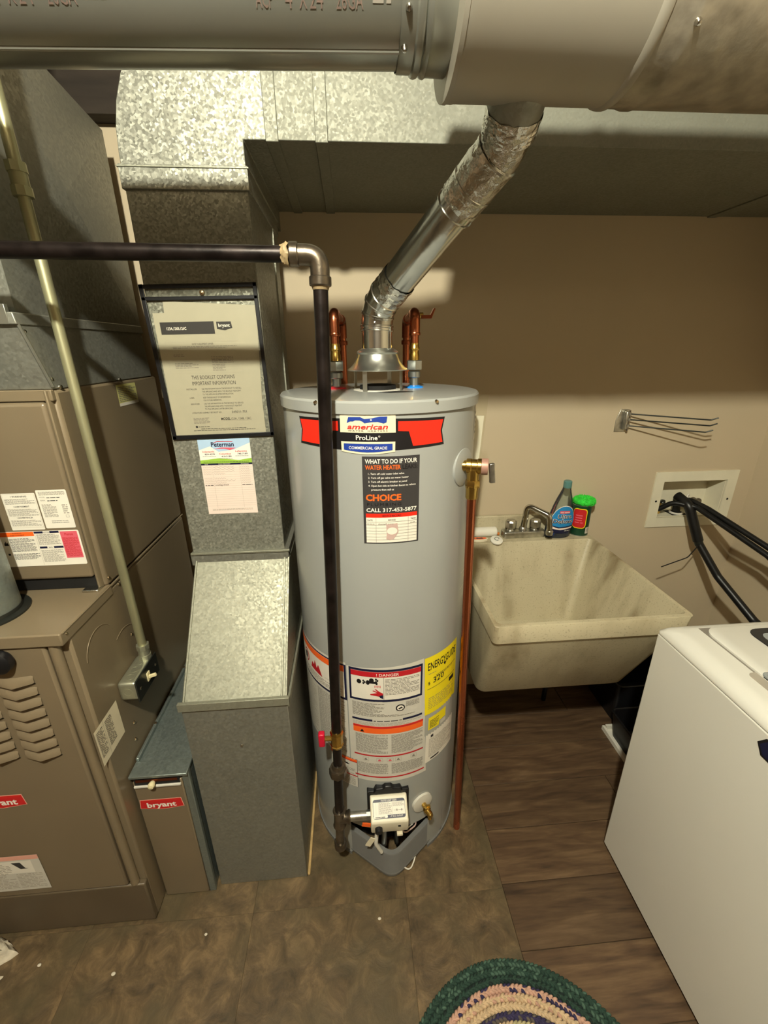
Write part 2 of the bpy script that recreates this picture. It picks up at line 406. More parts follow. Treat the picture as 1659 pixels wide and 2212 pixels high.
        if recalc:
            bm = bmesh.new(); bm.from_mesh(me); bmesh.ops.recalc_face_normals(bm, faces=bm.faces); bm.to_mesh(me); bm.free()
        me.shade_smooth(); me.set_sharp_from_angle(angle=R_(smooth))
        o = bpy.data.objects.new(name, me)
        link(o, parent, wl)
        if bevel:
            md = o.modifiers.new('bevel', 'BEVEL'); md.width = bevel; md.segments = seg; md.limit_method = 'ANGLE'; md.angle_limit = R_(40)
        return props(o, **pr)
def B(name, mat, box, parent, bevel=0.0, **pr):
    return MB().box(*box).build(name, mat, parent, bevel, **pr)
def fillet(pts, rad, n=6):
    pts = [Vector(p) for p in pts]; out = [pts[0]]
    for i in range(1, len(pts)-1):
        a = (pts[i-1]-pts[i]); b = (pts[i+1]-pts[i])
        rr = rad[i-1] if isinstance(rad, (list, tuple)) else rad
        ang = a.angle(b); d = min(rr/math.tan(ang/2), a.length*0.48, b.length*0.48)
        p0 = pts[i]+a.normalized()*d; p2 = pts[i]+b.normalized()*d
        for k in range(n+1):
            t = k/n
            out.append(p0*(1-t)**2+pts[i]*2*t*(1-t)+p2*t*t)
    out.append(pts[-1])
    return out
def rrect(x0, x1, y0, y1, r, n=5):
    """rounded rectangle outline, counter-clockwise"""
    out = []
    for cx, cy, a in ((x1-r, y0+r, -pi/2), (x1-r, y1-r, 0), (x0+r, y1-r, pi/2), (x0+r, y0+r, pi)):
        for k in range(n+1):
            t = a+pi/2*k/n; out.append((cx+r*cos(t), cy+r*sin(t)))
    return out
def dup(o, parent, loc):
    c = o.copy(); COL.objects.link(c); c.parent = parent; c.location = loc
    return c
# ---------------------------------------------------------------- printed labels
TXT = {}
def text2d(sx, shear=0, bold=0, spacing=1.0):
    key = (sx, shear, bold, spacing)
    if key in TXT: return TXT[key]
    cu = bpy.data.curves.new('t', 'FONT'); cu.body = sx; cu.size = 1; cu.resolution_u = 2; cu.shear = shear; cu.offset = bold
    cu.space_character = spacing; cu.dimensions = '2D'; cu.fill_mode = 'FRONT'
    ob = bpy.data.objects.new('t', cu); COL.objects.link(ob)
    me = ob.to_mesh()
    vs_ = [(v.co.x, v.co.y) for v in me.vertices]; fs = [list(p.vertices) for p in me.polygons]
    ob.to_mesh_clear(); bpy.data.objects.remove(ob); bpy.data.curves.remove(cu)
    TXT[key] = (vs_, fs)
    return TXT[key]
class Label:
    """flat print on a sheet: coordinates in metres, x right, y up from the sheet's lower left corner"""
    def __init__(s, mapf, step=None, eps=0.0005):
        s.map = mapf; s.step = step; s.eps = eps; s.items = []; s.mats = []
    def mid(s, m_):
        if m_ not in s.mats: s.mats.append(m_)
        return s.mats.index(m_)
    def poly(s, pts, mat, layer=1):
        s.items.append(([tuple(p) for p in pts], [list(range(len(pts)))], s.mid(mat), layer)); return s
    def rect(s, x0, y0, x1, y1, mat, layer=1, r=0):
        return s.poly(rrect(x0, x1, y0, y1, r, 3) if r else [(x0, y0), (x1, y0), (x1, y1), (x0, y1)], mat, layer)
    def frame(s, x0, y0, x1, y1, t, mat, layer=1):
        s.rect(x0, y0, x1, y0+t, mat, layer); s.rect(x0, y1-t, x1, y1, mat, layer)
        s.rect(x0, y0+t, x0+t, y1-t, mat, layer); s.rect(x1-t, y0+t, x1, y1-t, mat, layer); return s
    def text(s, t, x, y, h, mat, layer=2, align='l', w=None, shear=0, bold=0, spacing=1.0):
        vs_, fs = text2d(t, shear, bold, spacing)
        if not vs_: return s
        x0 = min(v[0] for v in vs_); x1 = max(v[0] for v in vs_)
        ky = h/0.69; kx = ky if w is None else w/(x1-x0)
        wd = (x1-x0)*kx
        ox = x if align == 'l' else x-wd/2 if align == 'c' else x-wd
        s.items.append(([(ox+(v[0]-x0)*kx, y+v[1]*ky) for v in vs_], fs, s.mid(mat), layer)); return s
    def fine(s, x0, y0, x1, y1, pitch_, mat='ink_grey', layer=2, fill=0.42, seed=1, ragged=True):
        rg = random.Random(seed); pitch_ *= 0.74; y = y1-pitch_
        vs_ = []; fs = []
        while y >= y0-1e-6:
            x = x0; end = x1-(rg.random()*0.35*(x1-x0) if ragged and rg.random() < 0.4 else 0)
            while x < end:
                wd = pitch_*(0.8+2.6*rg.random()); wd = min(wd, end-x)
                b = len(vs_); vs_ += [(x, y), (x+wd, y), (x+wd, y+pitch_*fill), (x, y+pitch_*fill)]; fs.append([b, b+1, b+2, b+3])
                x += wd+pitch_*0.45
            y -= pitch_
        if vs_: s.items.append((vs_, fs, s.mid(mat), layer))
        return s
    def build(s, name, parent=None, origin=None, **pr):
        bm = bmesh.new(); wl = WL[parent.name] if parent is not None else Vector(origin)
        lay = bm.faces.layers.float.new('lay')
        for vs_, fs, mi, layer in s.items:
            bv = [bm.verts.new((x, y, 0)) for x, y in vs_]
            for f in fs:
                try:
                    fc = bm.faces.new([bv[i] for i in f])
                except ValueError:
                    continue
                fc.material_index = mi; fc[lay] = layer
        if s.step:
            xs = [v.co.x for v in bm.verts]; x = min(xs)+s.step
            while x < max(xs):
                bmesh.ops.bisect_plane(bm, geom=bm.verts[:]+bm.edges[:]+bm.faces[:], plane_co=(x, 0, 0), plane_no=(1, 0, 0), dist=1e-6)
                x += s.step
        bm.normal_update()
        for f in bm.faces:
            if f.normal.z < 0: f.normal_flip()
        for f in bm.faces:
            for v in f.verts: v.co.z = f[lay]*s.eps
        for v in bm.verts: v.co = Vector(s.map(v.co.x, v.co.y, v.co.z))-wl
        me = bpy.data.meshes.new(name); bm.to_mesh(me); bm.free()
        for k in s.mats: me.materials.append(MATS[k])
        o = bpy.data.objects.new(name, me); link(o, parent, wl)
        return props(o, **pr)
def flat(o, U, V):
    o = Vector(o); U = Vector(U).normalized(); V = Vector(V); V = (V-U*V.dot(U)).normalized(); N = U.cross(V)
    return lambda x, y, z: o+U*x+V*y+N*z

# ================================================================ ROOM
DXL = -0.47
XL, XR, YB, YF, CZ = -1.75, 1.716, 1.65, -2.3, 2.53
fl = B('floor', 'floor_slab', (XL, YF, -0.06, XR, YB, -0.004), None, kind='structure')
PX = 0.415
def pieces(name, mat, x0, x1, y0, y1, sx, sy, xoff, yoff, gap, th=0.004, stagger=False):
    cache = {}; row = 0; y = yoff
    while y > y0: y -= sy
    while y < y1:
        ya, yb = max(y, y0), min(y+sy, y1)
        x = x0+(xoff if not stagger else -random.random()*sx)
        while x < x1:
            xa, xb = max(x, x0), min(x+sx, x1)
            if xb-xa > 0.02 and yb-ya > 0.02:
                k = (round(xb-xa, 3), round(yb-ya, 3))
                if k not in cache:
                    a, b, g = (xb-xa)/2-gap/2, (yb-ya)/2-gap/2, gap*0.6
                    mb = MB().loft([[(-a, -b, -th), (a, -b, -th), (a, b, -th), (-a, b, -th)], [(-a, -b, -g), (a, -b, -g), (a, b, -g), (-a, b, -g)],
                                    [(-a+g, -b+g, 0), (a-g, -b+g, 0), (a-g, b-g, 0), (-a+g, b-g, 0)]])
                    me_o = mb.build(name, mat, None, origin=(0, 0, 0), smooth=20)
                    cache[k] = me_o.data; COL.objects.unlink(me_o); bpy.data.objects.remove(me_o)
                o = bpy.data.objects.new(name, cache[k]); COL.objects.link(o)
                o.parent = fl; o.location = Vector(((xa+xb)/2, (ya+yb)/2, 0))-WL['floor']
            x += sx
        y += sy; row += 1
pieces('floor_tile', 'slate_tile', XL, PX, -0.46, YB, 0.4572, 0.4572, PX-XL-4*0.4572-0.3-0.4572, 0.794, 0.0004)
pieces('floor_plank', 'wood_plank', PX, XR, -0.46, YB, 0.92, 0.1605, 0, 0.644, 0.0016, stagger=True)

# back wall with the opening of the washer outlet box
BX0, BX1, BZ0, BZ1 = 1.316, 1.602, 0.857, 1.022
wb = MB()
T = 0.14
wb.box(XL, YB, -0.06, BX0, YB+T, CZ).box(BX1, YB, -0.06, XR, YB+T, CZ).box(BX0, YB, -0.06, BX1, YB+T, BZ0).box(BX0, YB, BZ1, BX1, YB+T, CZ)
wb.box(BX0, YB+0.095, BZ0, BX1, YB+T, BZ1)
wb.build('wall_back', 'wall_paint', None, kind='structure')
B('wall_right', 'wall_paint', (XR, YF, -0.06, XR+0.1, YB+T, CZ), None, kind='structure')
B('wall_left', 'panel_brown', (XL-0.1, YF, -0.06, XL, YB+T, CZ), None, kind='structure')
B('wall_front', 'panel_brown', (XL-0.1, YF-0.1, -0.06, XR+0.1, YF, CZ), None, kind='structure')
B('ceiling', 'ceiling_paint', (XL-0.1, YF-0.1, CZ, XR+0.1, YB+T, CZ+0.1), None, kind='structure')
B('shade_block_1', 'joist_shade', (XL, YB-0.06, 2.19, DXL, YB, CZ), None, kind='structure')  # added block, its dark colour stands in for the unlit open joist space

# ceiling lamps (behind and above the viewer)
def lamp(pos, power, label, r=0.035):
    x, y, z = pos
    emit_mat('globe_%d' % round(power), LAMP_COL, power)
    t = thing('ceiling_lamp', label, 'lamp', (x, y, z-r))
    MB().lathe([(0.0, 0), (0.075, 0), (0.075, 0.012), (0.05, 0.026), (0.035, 0.03), (0.0, 0.03)], (x, y, CZ), (0, 0, -1), 32).build('canopy', 'white_plastic', t)
    MB().cyl((x, y, CZ-0.03), (x, y, z+r*0.9), 0.02).build('socket', 'white_plastic', t)
    MB().ball((x, y, z), r, 32, 20).build('globe', 'globe_%d' % round(power), t)
lamp(LAMP_POS, LAMP_POWER, 'round white globe lamp on the ceiling in front of the water heater')

# ================================================================ WATER HEATER
TX, TY, TR = 0.077, 1.145, 0.247
LIDZ = 1.462
def cylmap(r=TR):
    def f(u, z, e):
        a = u/TR
        return Vector((TX+(r+e)*sin(a), TY-(r+e)*cos(a), z))
    return f
def tpt(deg, z, r=TR):
    a = R_(deg); return Vector((TX+r*sin(a), TY-r*cos(a), z))
wh = thing('water_heater', 'tall grey cylindrical gas water heater with red and black banner', 'water heater', (TX, TY, 0))
o_ = (TX, TY, 0)
A = R_(30)
shell = MB().lathe([(TR, 0.155), (TR, 1.440)], o_, n=96, cap=False).lathe([(TR, 0.012), (TR, 0.155)], o_, n=80, a0=A, a1=2*pi-A).lathe([(TR-0.06, 0.155), (TR, 0.155)], o_, n=64, cap=False)
shell.build('tank_shell', 'tank_grey', wh)
MB().lathe([(0.175, 0.004), (0.175, 0.155)], o_, n=48).build('burner_chamber', 'cavity_black', wh)
MB().lathe([(TR+0.0035, 0.0), (TR+0.0035, 0.012), (TR-0.02, 0.012)], o_, n=64, a0=A, a1=2*pi-A, cap=False).build('base_ring', 'tank_grey_dark', wh)
MB().lathe([(TR+0.0015, 1.432), (TR+0.005, 1.434), (TR+0.005, 1.456), (TR+0.0015, 1.4605), (TR-0.006, LIDZ), (0, LIDZ+0.0005)], o_, n=96).build('top_cap', 'tank_grey', wh)
for d in (-36.6, 24.6, 85, 145, -98, -160):
    p = tpt(d, 1.4555 if d > -60 and d < 60 else 1.448, TR+0.004); q = tpt(d, p.z, TR+0.009)
    MB().cyl(p, q, 0.0045, 0.003, 8).build('cap_screw', 'screw_metal', wh)
# V-shaped outer door over the burner
def vskirt():
    pa, pb = tpt(-47, 0), tpt(47, 0)
    path = fillet([pa, (0.079, 0.835, 0), pb], 0.055, 10)
    rings = []
    n = len(path)
    for i, p in enumerate(path):
        t = (path[min(i+1, n-1)]-path[max(i-1, 0)]).normalized(); nn = Vector((-t.y, t.x, 0))
        if nn.y < 0: nn = -nn
        rings.append((p, nn))
    mb = MB(); zb, zt = 0.010, 0.112
    prof = [(0.0, zb), (-0.002, zb+0.012), (-0.0, zb+0.016), (0.0, zt-0.004), (0.002, zt), (0.016, zt), (0.016, zt-0.006), (0.004, zt-0.006), (0.004, zb)]
    mb.loft([[p+nn*d+Vector((0, 0, z)) for d, z in prof] for p, nn in rings])
    return mb, rings
mb, skr = vskirt()
sk = mb.build('outer_door', 'tank_grey_dark', wh, smooth=30)
for f in (0.22, 0.80):
    a, b = (tpt(-47, 0.088), Vector((0.079, 0.835, 0.088))) if f < 0.5 else (Vector((0.079, 0.835, 0.088)), tpt(47, 0.088))
    p = a.lerp(b, f if f < 0.5 else f)
    t = (b-a).normalized(); nn = Vector((t.y, -t.x, 0)); nn = nn if nn.y < 0 else -nn
    MB().obox(p+nn*0.0005, (0.014, 0.002, 0.007), Matrix((t, nn, Vector((0, 0, 1)))).transposed()).build('slot', 'cavity_black', sk)
# burner tubes and wires in the opening
MB().tube(fillet([(0.06, 0.885, 0.235), (0.055, 0.885, 0.09), (0.06, 1.0, 0.06)], 0.04), 0.008).build('feed_tube', 'steel_nut', wh)
MB().tube(fillet([(0.09, 0.885, 0.24), (0.095, 0.88, 0.10), (0.09, 1.0, 0.06)], 0.04), 0.006).build('pilot_tube', 'plate_dark', wh)
MB().tube(fillet([(0.10, 0.885, 0.235), (0.115, 0.872, 0.165), (0.165, 0.91, 0.15), (0.13, 0.99, 0.12)], 0.03), 0.0022, 8).build('wire', 'ink_faded', wh)
MB().tube(fillet([(0.105, 0.885, 0.24), (0.12, 0.876, 0.18), (0.155, 0.92, 0.14), (0.12, 0.99, 0.10)], 0.03), 0.0018, 8).build('wire', 'paper_white', wh)
MB().tube(fillet([(0.035, 0.862, 0.235), (0.028, 0.85, 0.17), (0.045, 0.853, 0.125)], 0.03), 0.006, 10).build('igniter_lead', 'paper_grey', wh)
MB().obox((0.012, 0.850, 0.180), (0.016, 0.003, 0.036), Matrix.Rotation(R_(28), 3, 'Y')).build('paper_tag', 'paper_cream', wh)
MB().tube(fillet([(0.105, 0.868, 0.03), (0.135, 0.86, 0.0065), (0.16, 0.90, 0.012), (0.15, 0.91, 0.05)], 0.03), 0.0022, 8).build('wire_loop', 'paper_white', wh)
# gas control
gx0, gx1 = 0.015, 0.124
gprof = [(0.832, 0.248), (0.829, 0.290), (0.886, 0.326), (0.894, 0.322), (0.894, 0.222), (0.842, 0.234)]
gc = MB().prism(gprof, 'x', gx0, gx1).build('gas_control', 'valve_white', wh, 0.006, 3)
MB().box(gx0-0.008, 0.892, 0.240, gx1+0.008, 0.91, 0.335).prism([(0.025, 0.33), (0.114, 0.33), (0.106, 0.352), (0.085, 0.352), (0.079, 0.36), (0.06, 0.36), (0.054, 0.352), (0.033, 0.352)], 'y', 0.885, 0.91).build('mounting_plate', 'black_plastic', gc, 0.003)
U = Vector((1, 0, 0)); V = Vector((0, 0.057, 0.036)).normalized()
L = Label(flat(Vector((gx0+0.0075, 0.829, 0.290))+V*0.010, U, V))
lw, lh = 0.094, 0.047
L.rect(0, 0, lw, lh, 'ink_navy', 1, 0.006); L.rect(0.001, 0.0085, lw-0.001, lh-0.007, 'paper_white', 2)
L.rect(0.001, 0.0015, 0.042, 0.009, 'paper_white', 2, 0.003)
L.text('STATUS LIGHT CODE', lw/2, lh-0.0057, 0.0042, 'ink_white', 3, 'c', 0.046, bold=0.01)
L.fine(0.006, 0.0025, 0.034, 0.0075, 0.0062, 'ink_charcoal', 3, seed=2, ragged=False)
L.text('4" W.C. OUTLET', 0.05, 0.003, 0.0036, 'ink_white', 3, w=0.036, bold=0.01)
L.rect(0.016, 0.010, 0.0164, 0.039, 'ink_grey', 3); L.rect(0.056, 0.010, 0.0564, 0.039, 'ink_grey', 3); L.rect(0.0085, 0.010, 0.0088, 0.039, 'ink_grey', 3)
L.fine(0.018, 0.011, 0.055, 0.039, 0.0031, 'ink_grey', 3, seed=3).fine(0.058, 0.028, 0.091, 0.039, 0.0028, 'ink_grey', 3, seed=4)
L.rect(0.06, 0.0185, 0.088, 0.0192, 'ink_grey', 3).rect(0.068, 0.0165, 0.071, 0.0215, 'ink_grey', 3).rect(0.082, 0.0165, 0.085, 0.0215, 'ink_grey', 3)
L.build('instruction_sticker', gc)
MB().cyl((gx0+0.022, 0.842, 0.267), (gx0+0.022, 0.819, 0.264), 0.0115, 0.0105, 20).build('igniter_button', 'black_plastic', gc, 0.001)
B('vent_slot', 'cavity_black', (gx0+0.078, 0.8275, 0.272, gx0+0.086, 0.835, 0.275), gc)
B('latch', 'paper_cream', (gx0+0.075, 0.828, 0.230, gx0+0.092, 0.842, 0.238), gc, 0.001)
MB().cyl((gx0-0.012, 0.868, 0.272), (gx0+0.002, 0.868, 0.272), 0.014, n=8).build('inlet_boss', 'steel_nut', gc)
MB().obox((0.002, 0.878, 0.215), (0.026, 0.004, 0.012), Matrix.Rotation(R_(14), 3, 'Y')).build('orange_tag', 'ink_orange', wh)
# drain valve
pc = tpt(24, 0.236)
nd = (tpt(24, 0.236, 1)-tpt(24, 0.236, 0)).normalized()
dv = MB().lathe([(0, 0.010), (0.018, 0.010), (0.034, 0.006), (0.036, -0.01)], pc, nd, 32).build('drain_flange', 'paper_grey', wh)
MB().lathe([(0.0, 0.052), (0.007, 0.052), (0.009, 0.046), (0.009, 0.034), (0.012, 0.032), (0.012, 0.024), (0.008, 0.02), (0.008, 0.0)], pc, nd, 14).build('drain_valve', 'brass', wh, smooth=25)
MB().obox(pc+nd*0.028+Vector((0.004, 0, 0.013)), (0.012, 0.006, 0.01), Matrix.Identity(3)).cyl(pc+nd*0.038, pc+nd*0.045+Vector((0, 0, -0.02)), 0.006, n=10).build('drain_spout', 'brass', wh)
# relief valve flange on the shell
TPA, TPZ = 50, 1.292
ptp = tpt(TPA, TPZ); ntp = (tpt(TPA, 0, 1)-tpt(TPA, 0, 0)).normalized()
MB().lathe([(0, 0.006), (0.03, 0.006), (0.046, 0.001), (0.047, -0.012)], ptp, ntp, 40).build('relief_flange', 'tank_grey', wh)
# oval service covers and clear label on the shell
# draft hood
hp = [(0.0385, 0.100), (0.050, 0.094), (0.0525, 0.090), (0.0505, 0.086), (0.053, 0.078), (0.058, 0.067), (0.068, 0.056), (0.0775, 0.050), (0.0765, 0.048), (0.056, 0.064), (0.0385, 0.090)]
HX, HY = 0.073, TY
dh = MB().lathe(hp, (HX, HY, LIDZ), n=48, cap=False).build('draft_hood', 'hood_metal', wh)
for d in (-32, 58, 148, 238):
    a = R_(d); c = Vector((HX+0.066*sin(a), HY-0.066*cos(a), LIDZ+0.027)); t = Vector((cos(a), sin(a), 0)); nn = Vector((sin(a), -cos(a), 0))
    MB().obox(c, (0.012, 0.0015, 0.056), Matrix((t, nn, Vector((0, 0, 1)))).transposed()).build('hood_leg', 'hood_metal', dh)
MB().lathe([(0.0, 0.010), (0.040, 0.010), (0.043, 0.012), (0.046, 0.012), (0.047, 0)], (HX, HY, LIDZ), n=40).build('flue_collar', 'cavity_black', wh)
MB().lathe([(0.047, 0.0025), (0.062, 0.0015), (0.063, 0)], (HX, HY, LIDZ), n=40, cap=False).build('collar_plate', 'paper_grey', wh)
L = Label(flat((0.065, 1.045, LIDZ), (1, 0, 0), (0, 1, 0))); L.poly([(0, 0.03), (0.03, 0.0), (0.095, 0.02), (0.06, 0.045)], 'ink_charcoal', 2)
L.build('top_sticker', wh)
# ---- printed labels on the shell
L = Label(cylmap(), 0.011)
c = -0.043
L.poly([(c-0.177, 1.4215), (c-0.059, 1.4245), (c+0.059, 1.4245), (c+0.177, 1.4215), (c+0.170, 1.393), (c+0.177, 1.361), (c+0.059, 1.3575), (c-0.059, 1.3575), (c-0.177, 1.361), (c-0.170, 1.393)], 'ink_black', 1)
for sg in (-1, 1):
    L.poly([(c+sg*x, y) for x, y in ((0.0645, 1.4185), (0.172, 1.4160), (0.1655, 1.393), (0.172, 1.3665), (0.098, 1.365), (0.088, 1.397), (0.0645, 1.3985))], 'ink_red', 2)
arch = [(c-0.0595, 1.3955), (c+0.0595, 1.3955), (c+0.059, 1.434)]+[(c+0.059-0.118*k/8, 1.434+0.0065*sin(pi*k/8)) for k in range(1, 8)]+[(c-0.059, 1.434)]
L.poly(arch, 'paper_cream', 3)
L.poly([(c-0.0585, 1.3765), (c-0.058, 1.3545)]+[(c-0.058+0.116*k/8, 1.3545-0.005*sin(pi*k/8)) for k in range(1, 8)]+[(c+0.058, 1.3545), (c+0.0585, 1.3765)], 'paper_cream', 3)
L.poly([(c-0.0525, 1.3722), (c-0.0525, 1.3585)]+[(c-0.0525+0.105*k/8, 1.3585-0.0045*sin(pi*k/8)) for k in range(1, 8)]+[(c+0.0525, 1.3585), (c+0.0525, 1.3722)], 'ink_blue', 4)
L.text('COMMERCIAL GRADE', c, 1.3605, 0.0062, 'ink_white', 5, 'c', 0.082, bold=0.012)
L.text('ProLine', c-0.002, 1.3805, 0.0098, 'ink_white', 3, 'c', 0.046, bold=0.015)
L.text('®', c+0.0225, 1.386, 0.004, 'ink_white', 3)
L.text('american', c, 1.4035, 0.0105, 'logo_red', 5, 'c', 0.086, shear=0.25, bold=0.018)
L.text('WATER  HEATERS', c, 1.3985, 0.0027, 'ink_charcoal', 5, 'c', 0.084, spacing=1.3)
flag = [(-0.044, 1.4155), (-0.040, 1.428), (-0.015, 1.4285), (-0.006, 1.4245), (0.01, 1.426), (0.026, 1.4295), (0.042, 1.4295), (0.040, 1.4175), (0.034, 1.415), (0.022, 1.4185), (0.008, 1.418), (-0.006, 1.4155), (-0.009, 1.4185), (-0.016, 1.4215), (-0.026, 1.4215), (-0.03, 1.419), (-0.036, 1.419)]
L.poly([(c+x, y) for x, y in flag], 'ink_blue', 4)
L.poly([(c+0.008+0.0026*(1 if k % 2 == 0 else 0.42)*sin(2*pi*k/10), 1.4225+0.0026*(1 if k % 2 == 0 else 0.42)*cos(2*pi*k/10)) for k in range(10)], 'ink_white', 5)
L.build('brand_banner', wh, label='red and black brand banner with white badge')
# leak advice sticker
SX0, SY0, SW, SH = -0.0565, 1.1392, 0.1275, 0.2055
L = Label(lambda x, y, e: cylmap()(x+SX0, y+SY0, e), 0.011)
L.rect(0, 0, SW, SH, 'ink_charcoal', 1)
Yf = lambda f: SH*(1-f)
L.text('WHAT TO DO IF YOUR', SW*0.05, Yf(0.075), SH*0.046, 'ink_white', 2, w=SW*0.90, bold=0.018)
L.text('WATER HEATER', SW*0.05, Yf(0.14), SH*0.046, 'ink_orange', 2, w=SW*0.61, bold=0.02)
L.text('LEAKS:', SW*0.69, Yf(0.14), SH*0.046, 'ink_black', 2, w=SW*0.27, bold=0.02)
for i, (t, wd) in enumerate((('1. Turn off cold water inlet valve', .62), ('2. Turn off gas valve on water heater', .70), ('3. Turn off electric breaker at panel', .67), ('4. Open hot side at kitchen faucet to relieve', .83))):
    L.text(t, SW*0.10, Yf(0.196+0.044*i), SH*0.02, 'ink_white', 2, w=SW*wd, bold=0.012)
L.text('pressure then call us', SW*0.15, Yf(0.372), SH*0.02, 'ink_white', 2, w=SW*0.39, bold=0.012)
L.text('CHOICE', SW*0.05, Yf(0.487), SH*0.068, 'ink_orange', 2, w=SW*0.62, bold=0.035)
L.text('PLUMBING', SW*0.07, Yf(0.548), SH*0.035, 'ink_black', 2, w=SW*0.60, spacing=1.25)
L.text('CALL 317-453-5877', SW*0.055, Yf(0.618), SH*0.043, 'ink_white', 2, w=SW*0.90, bold=0.02)
L.rect(SW*0.045, Yf(0.685), SW*0.965, Yf(0.638), 'ink_red', 2)
L.text('SERVICE RECORD', SW*0.5, Yf(0.675), SH*0.022, 'ink_black', 3, 'c', SW*0.34, bold=0.015)
L.rect(SW*0.045, Yf(0.985), SW*0.965, Yf(0.685), 'paper_white', 2)
for t, x in (('DATE', 0.115), ('SERVICE', 0.5), ('TECH', 0.89)):
    L.text(t, SW*x, Yf(0.722), SH*0.016, 'ink_black', 3, 'c', bold=0.012)
for k in range(7): L.rect(SW*0.045, Yf(0.735+0.036*k)-0.0003, SW*0.965, Yf(0.735+0.036*k)+0.0003, 'ink_grey', 3)
for x in (0.22, 0.80): L.rect(SW*x-0.0003, Yf(0.985), SW*x+0.0003, Yf(0.685), 'ink_grey', 3)
L.poly([(SW*x, Yf(y)) for x, y in ((0.40, .765), (0.60, .755), (0.62, .86), (0.58, .90), (0.53, .945), (0.46, .955), (0.40, .94), (0.41, .88))], 'ink_faded', 4)
L.poly([(SW*0.505+0.012*cos(2*pi*k/16), Yf(0.845)+0.009*sin(2*pi*k/16)) for k in range(16)], 'paper_white', 5)
L.fine(SW*0.06, Yf(0.768), SW*0.20, Yf(0.748), SH*0.016, 'ink_grey', 4, seed=93)
L.text('Install new', SW*0.26, Yf(0.768), SH*0.02, 'ink_grey', 4, w=SW*0.28, shear=0.3)
L.fine(SW*0.83, Yf(0.768), SW*0.93, Yf(0.748), SH*0.016, 'ink_grey', 4, seed=92)
L.build('leak_advice_sticker', wh, label='charcoal plumbing company sticker with white and orange lettering')
# danger / instruction label
L = Label(cylmap(), 0.011)
L.poly([(-0.117, 0.366), (0.114, 0.366), (0.096, 0.790), (-0.117, 0.776)], 'paper_grey', 1)
L.rect(-0.1105, 0.668, 0.0925, 0.776, 'ink_navy', 2); L.rect(-0.1045, 0.676, 0.0865, 0.769, 'paper_white', 3)
L.rect(-0.1045, 0.752, 0.0865, 0.769, 'ink_darkred', 4); L.text('! DANGER', -0.005, 0.7555, 0.0085, 'ink_white', 5, 'c', 0.06, bold=0.01)
L.rect(-0.016, 0.676, -0.0152, 0.752, 'ink_black', 4)
L.fine(-0.012, 0.690, 0.083, 0.748, 0.0062, 'ink_grey', 4, seed=5)
def tap(x, y):
    L.poly([(x+0.0065*cos(2*pi*k/12), y+0.0075*sin(2*pi*k/12)) for k in range(12)], 'ink_black', 4)
    for dx, dy in ((0.012, 0.004), (0.012, -0.004), (0.016, 0)): L.poly([(x+dx-0.003, y+dy), (x+dx, y+dy-0.0045), (x+dx+0.003, y+dy), (x+dx, y+dy+0.0045)], 'ink_black', 4)
tap(-0.082, 0.734); tap(-0.048, 0.741)
L.rect(-0.056, 0.731, -0.034, 0.738, 'ink_black', 4); L.rect(-0.037, 0.727, -0.032, 0.735, 'ink_black', 4)
L.poly([(-0.058+0.005*cos(2*pi*k/12), 0.7335+0.008*sin(2*pi*k/12)) for k in range(12)], 'ink_black', 4)
for k in range(5): L.rect(-0.04+0.0035*k, 0.717+0.0015*(k % 2), -0.0385+0.0035*k, 0.725, 'ink_red2', 4)
L.poly([(-0.052, 0.695), (-0.034, 0.700), (-0.046, 0.706), (-0.044, 0.708), (-0.032, 0.7035), (-0.04, 0.712), (-0.037, 0.713), (-0.027, 0.704), (-0.0175, 0.698), (-0.0175, 0.684), (-0.03, 0.688), (-0.04, 0.690), (-0.052, 0.692)], 'ink_darkred', 4)
L.poly([(-0.028, 0.690), (-0.0175, 0.694), (-0.0175, 0.680), (-0.026, 0.684)], 'ink_navy', 5)
L.rect(-0.1045, 0.660, -0.02, 0.6685, 'paper_grey', 2)
L.fine(-0.104, 0.622, -0.015, 0.664, 0.0055, 'ink_grey', 3, seed=6).fine(0.045, 0.642, 0.084, 0.664, 0.005, 'ink_grey', 3, seed=7).fine(-0.104, 0.612, 0.088, 0.624, 0.0055, 'ink_grey', 3, seed=8)
L.poly([(0.029+0.013*cos(2*pi*k/18), 0.644+0.012*sin(2*pi*k/18)) for k in range(18)], 'ink_black', 3)
L.poly([(0.029+0.0095*cos(2*pi*k/18), 0.644+0.0085*sin(2*pi*k/18)) for k in range(18)], 'paper_white', 4)
L.poly([(0.022, 0.642), (0.027, 0.639), (0.031, 0.643), (0.036, 0.641), (0.033, 0.648), (0.028, 0.646)], 'ink_black', 5)
L.rect(-0.106, 0.598, 0.094, 0.605, 'ink_navy', 3); L.rect(-0.048, 0.596, 0.036, 0.607, 'paper_grey', 4); L.fine(-0.045, 0.598, 0.033, 0.606, 0.0085, 'ink_charcoal', 5, seed=14, ragged=False)
L.fine(-0.104, 0.582, 0.092, 0.595, 0.0055, 'ink_light', 3, seed=9)
L.rect(-0.104, 0.553, 0.098, 0.580, 'ink_orange', 2); L.rect(-0.104, 0.573, 0.098, 0.580, 'ink_red2', 3)
L.poly([(-0.084, 0.557), (-0.072, 0.557), (-0.078, 0.567)], 'ink_black', 4)
L.fine(-0.098, 0.478, -0.006, 0.550, 0.0056, 'ink_grey', 3, seed=10).fine(0.004, 0.478, 0.098, 0.550, 0.0056, 'ink_grey', 3, seed=11)
L.rect(-0.104, 0.466, 0.100, 0.471, 'ink_darkred', 3)
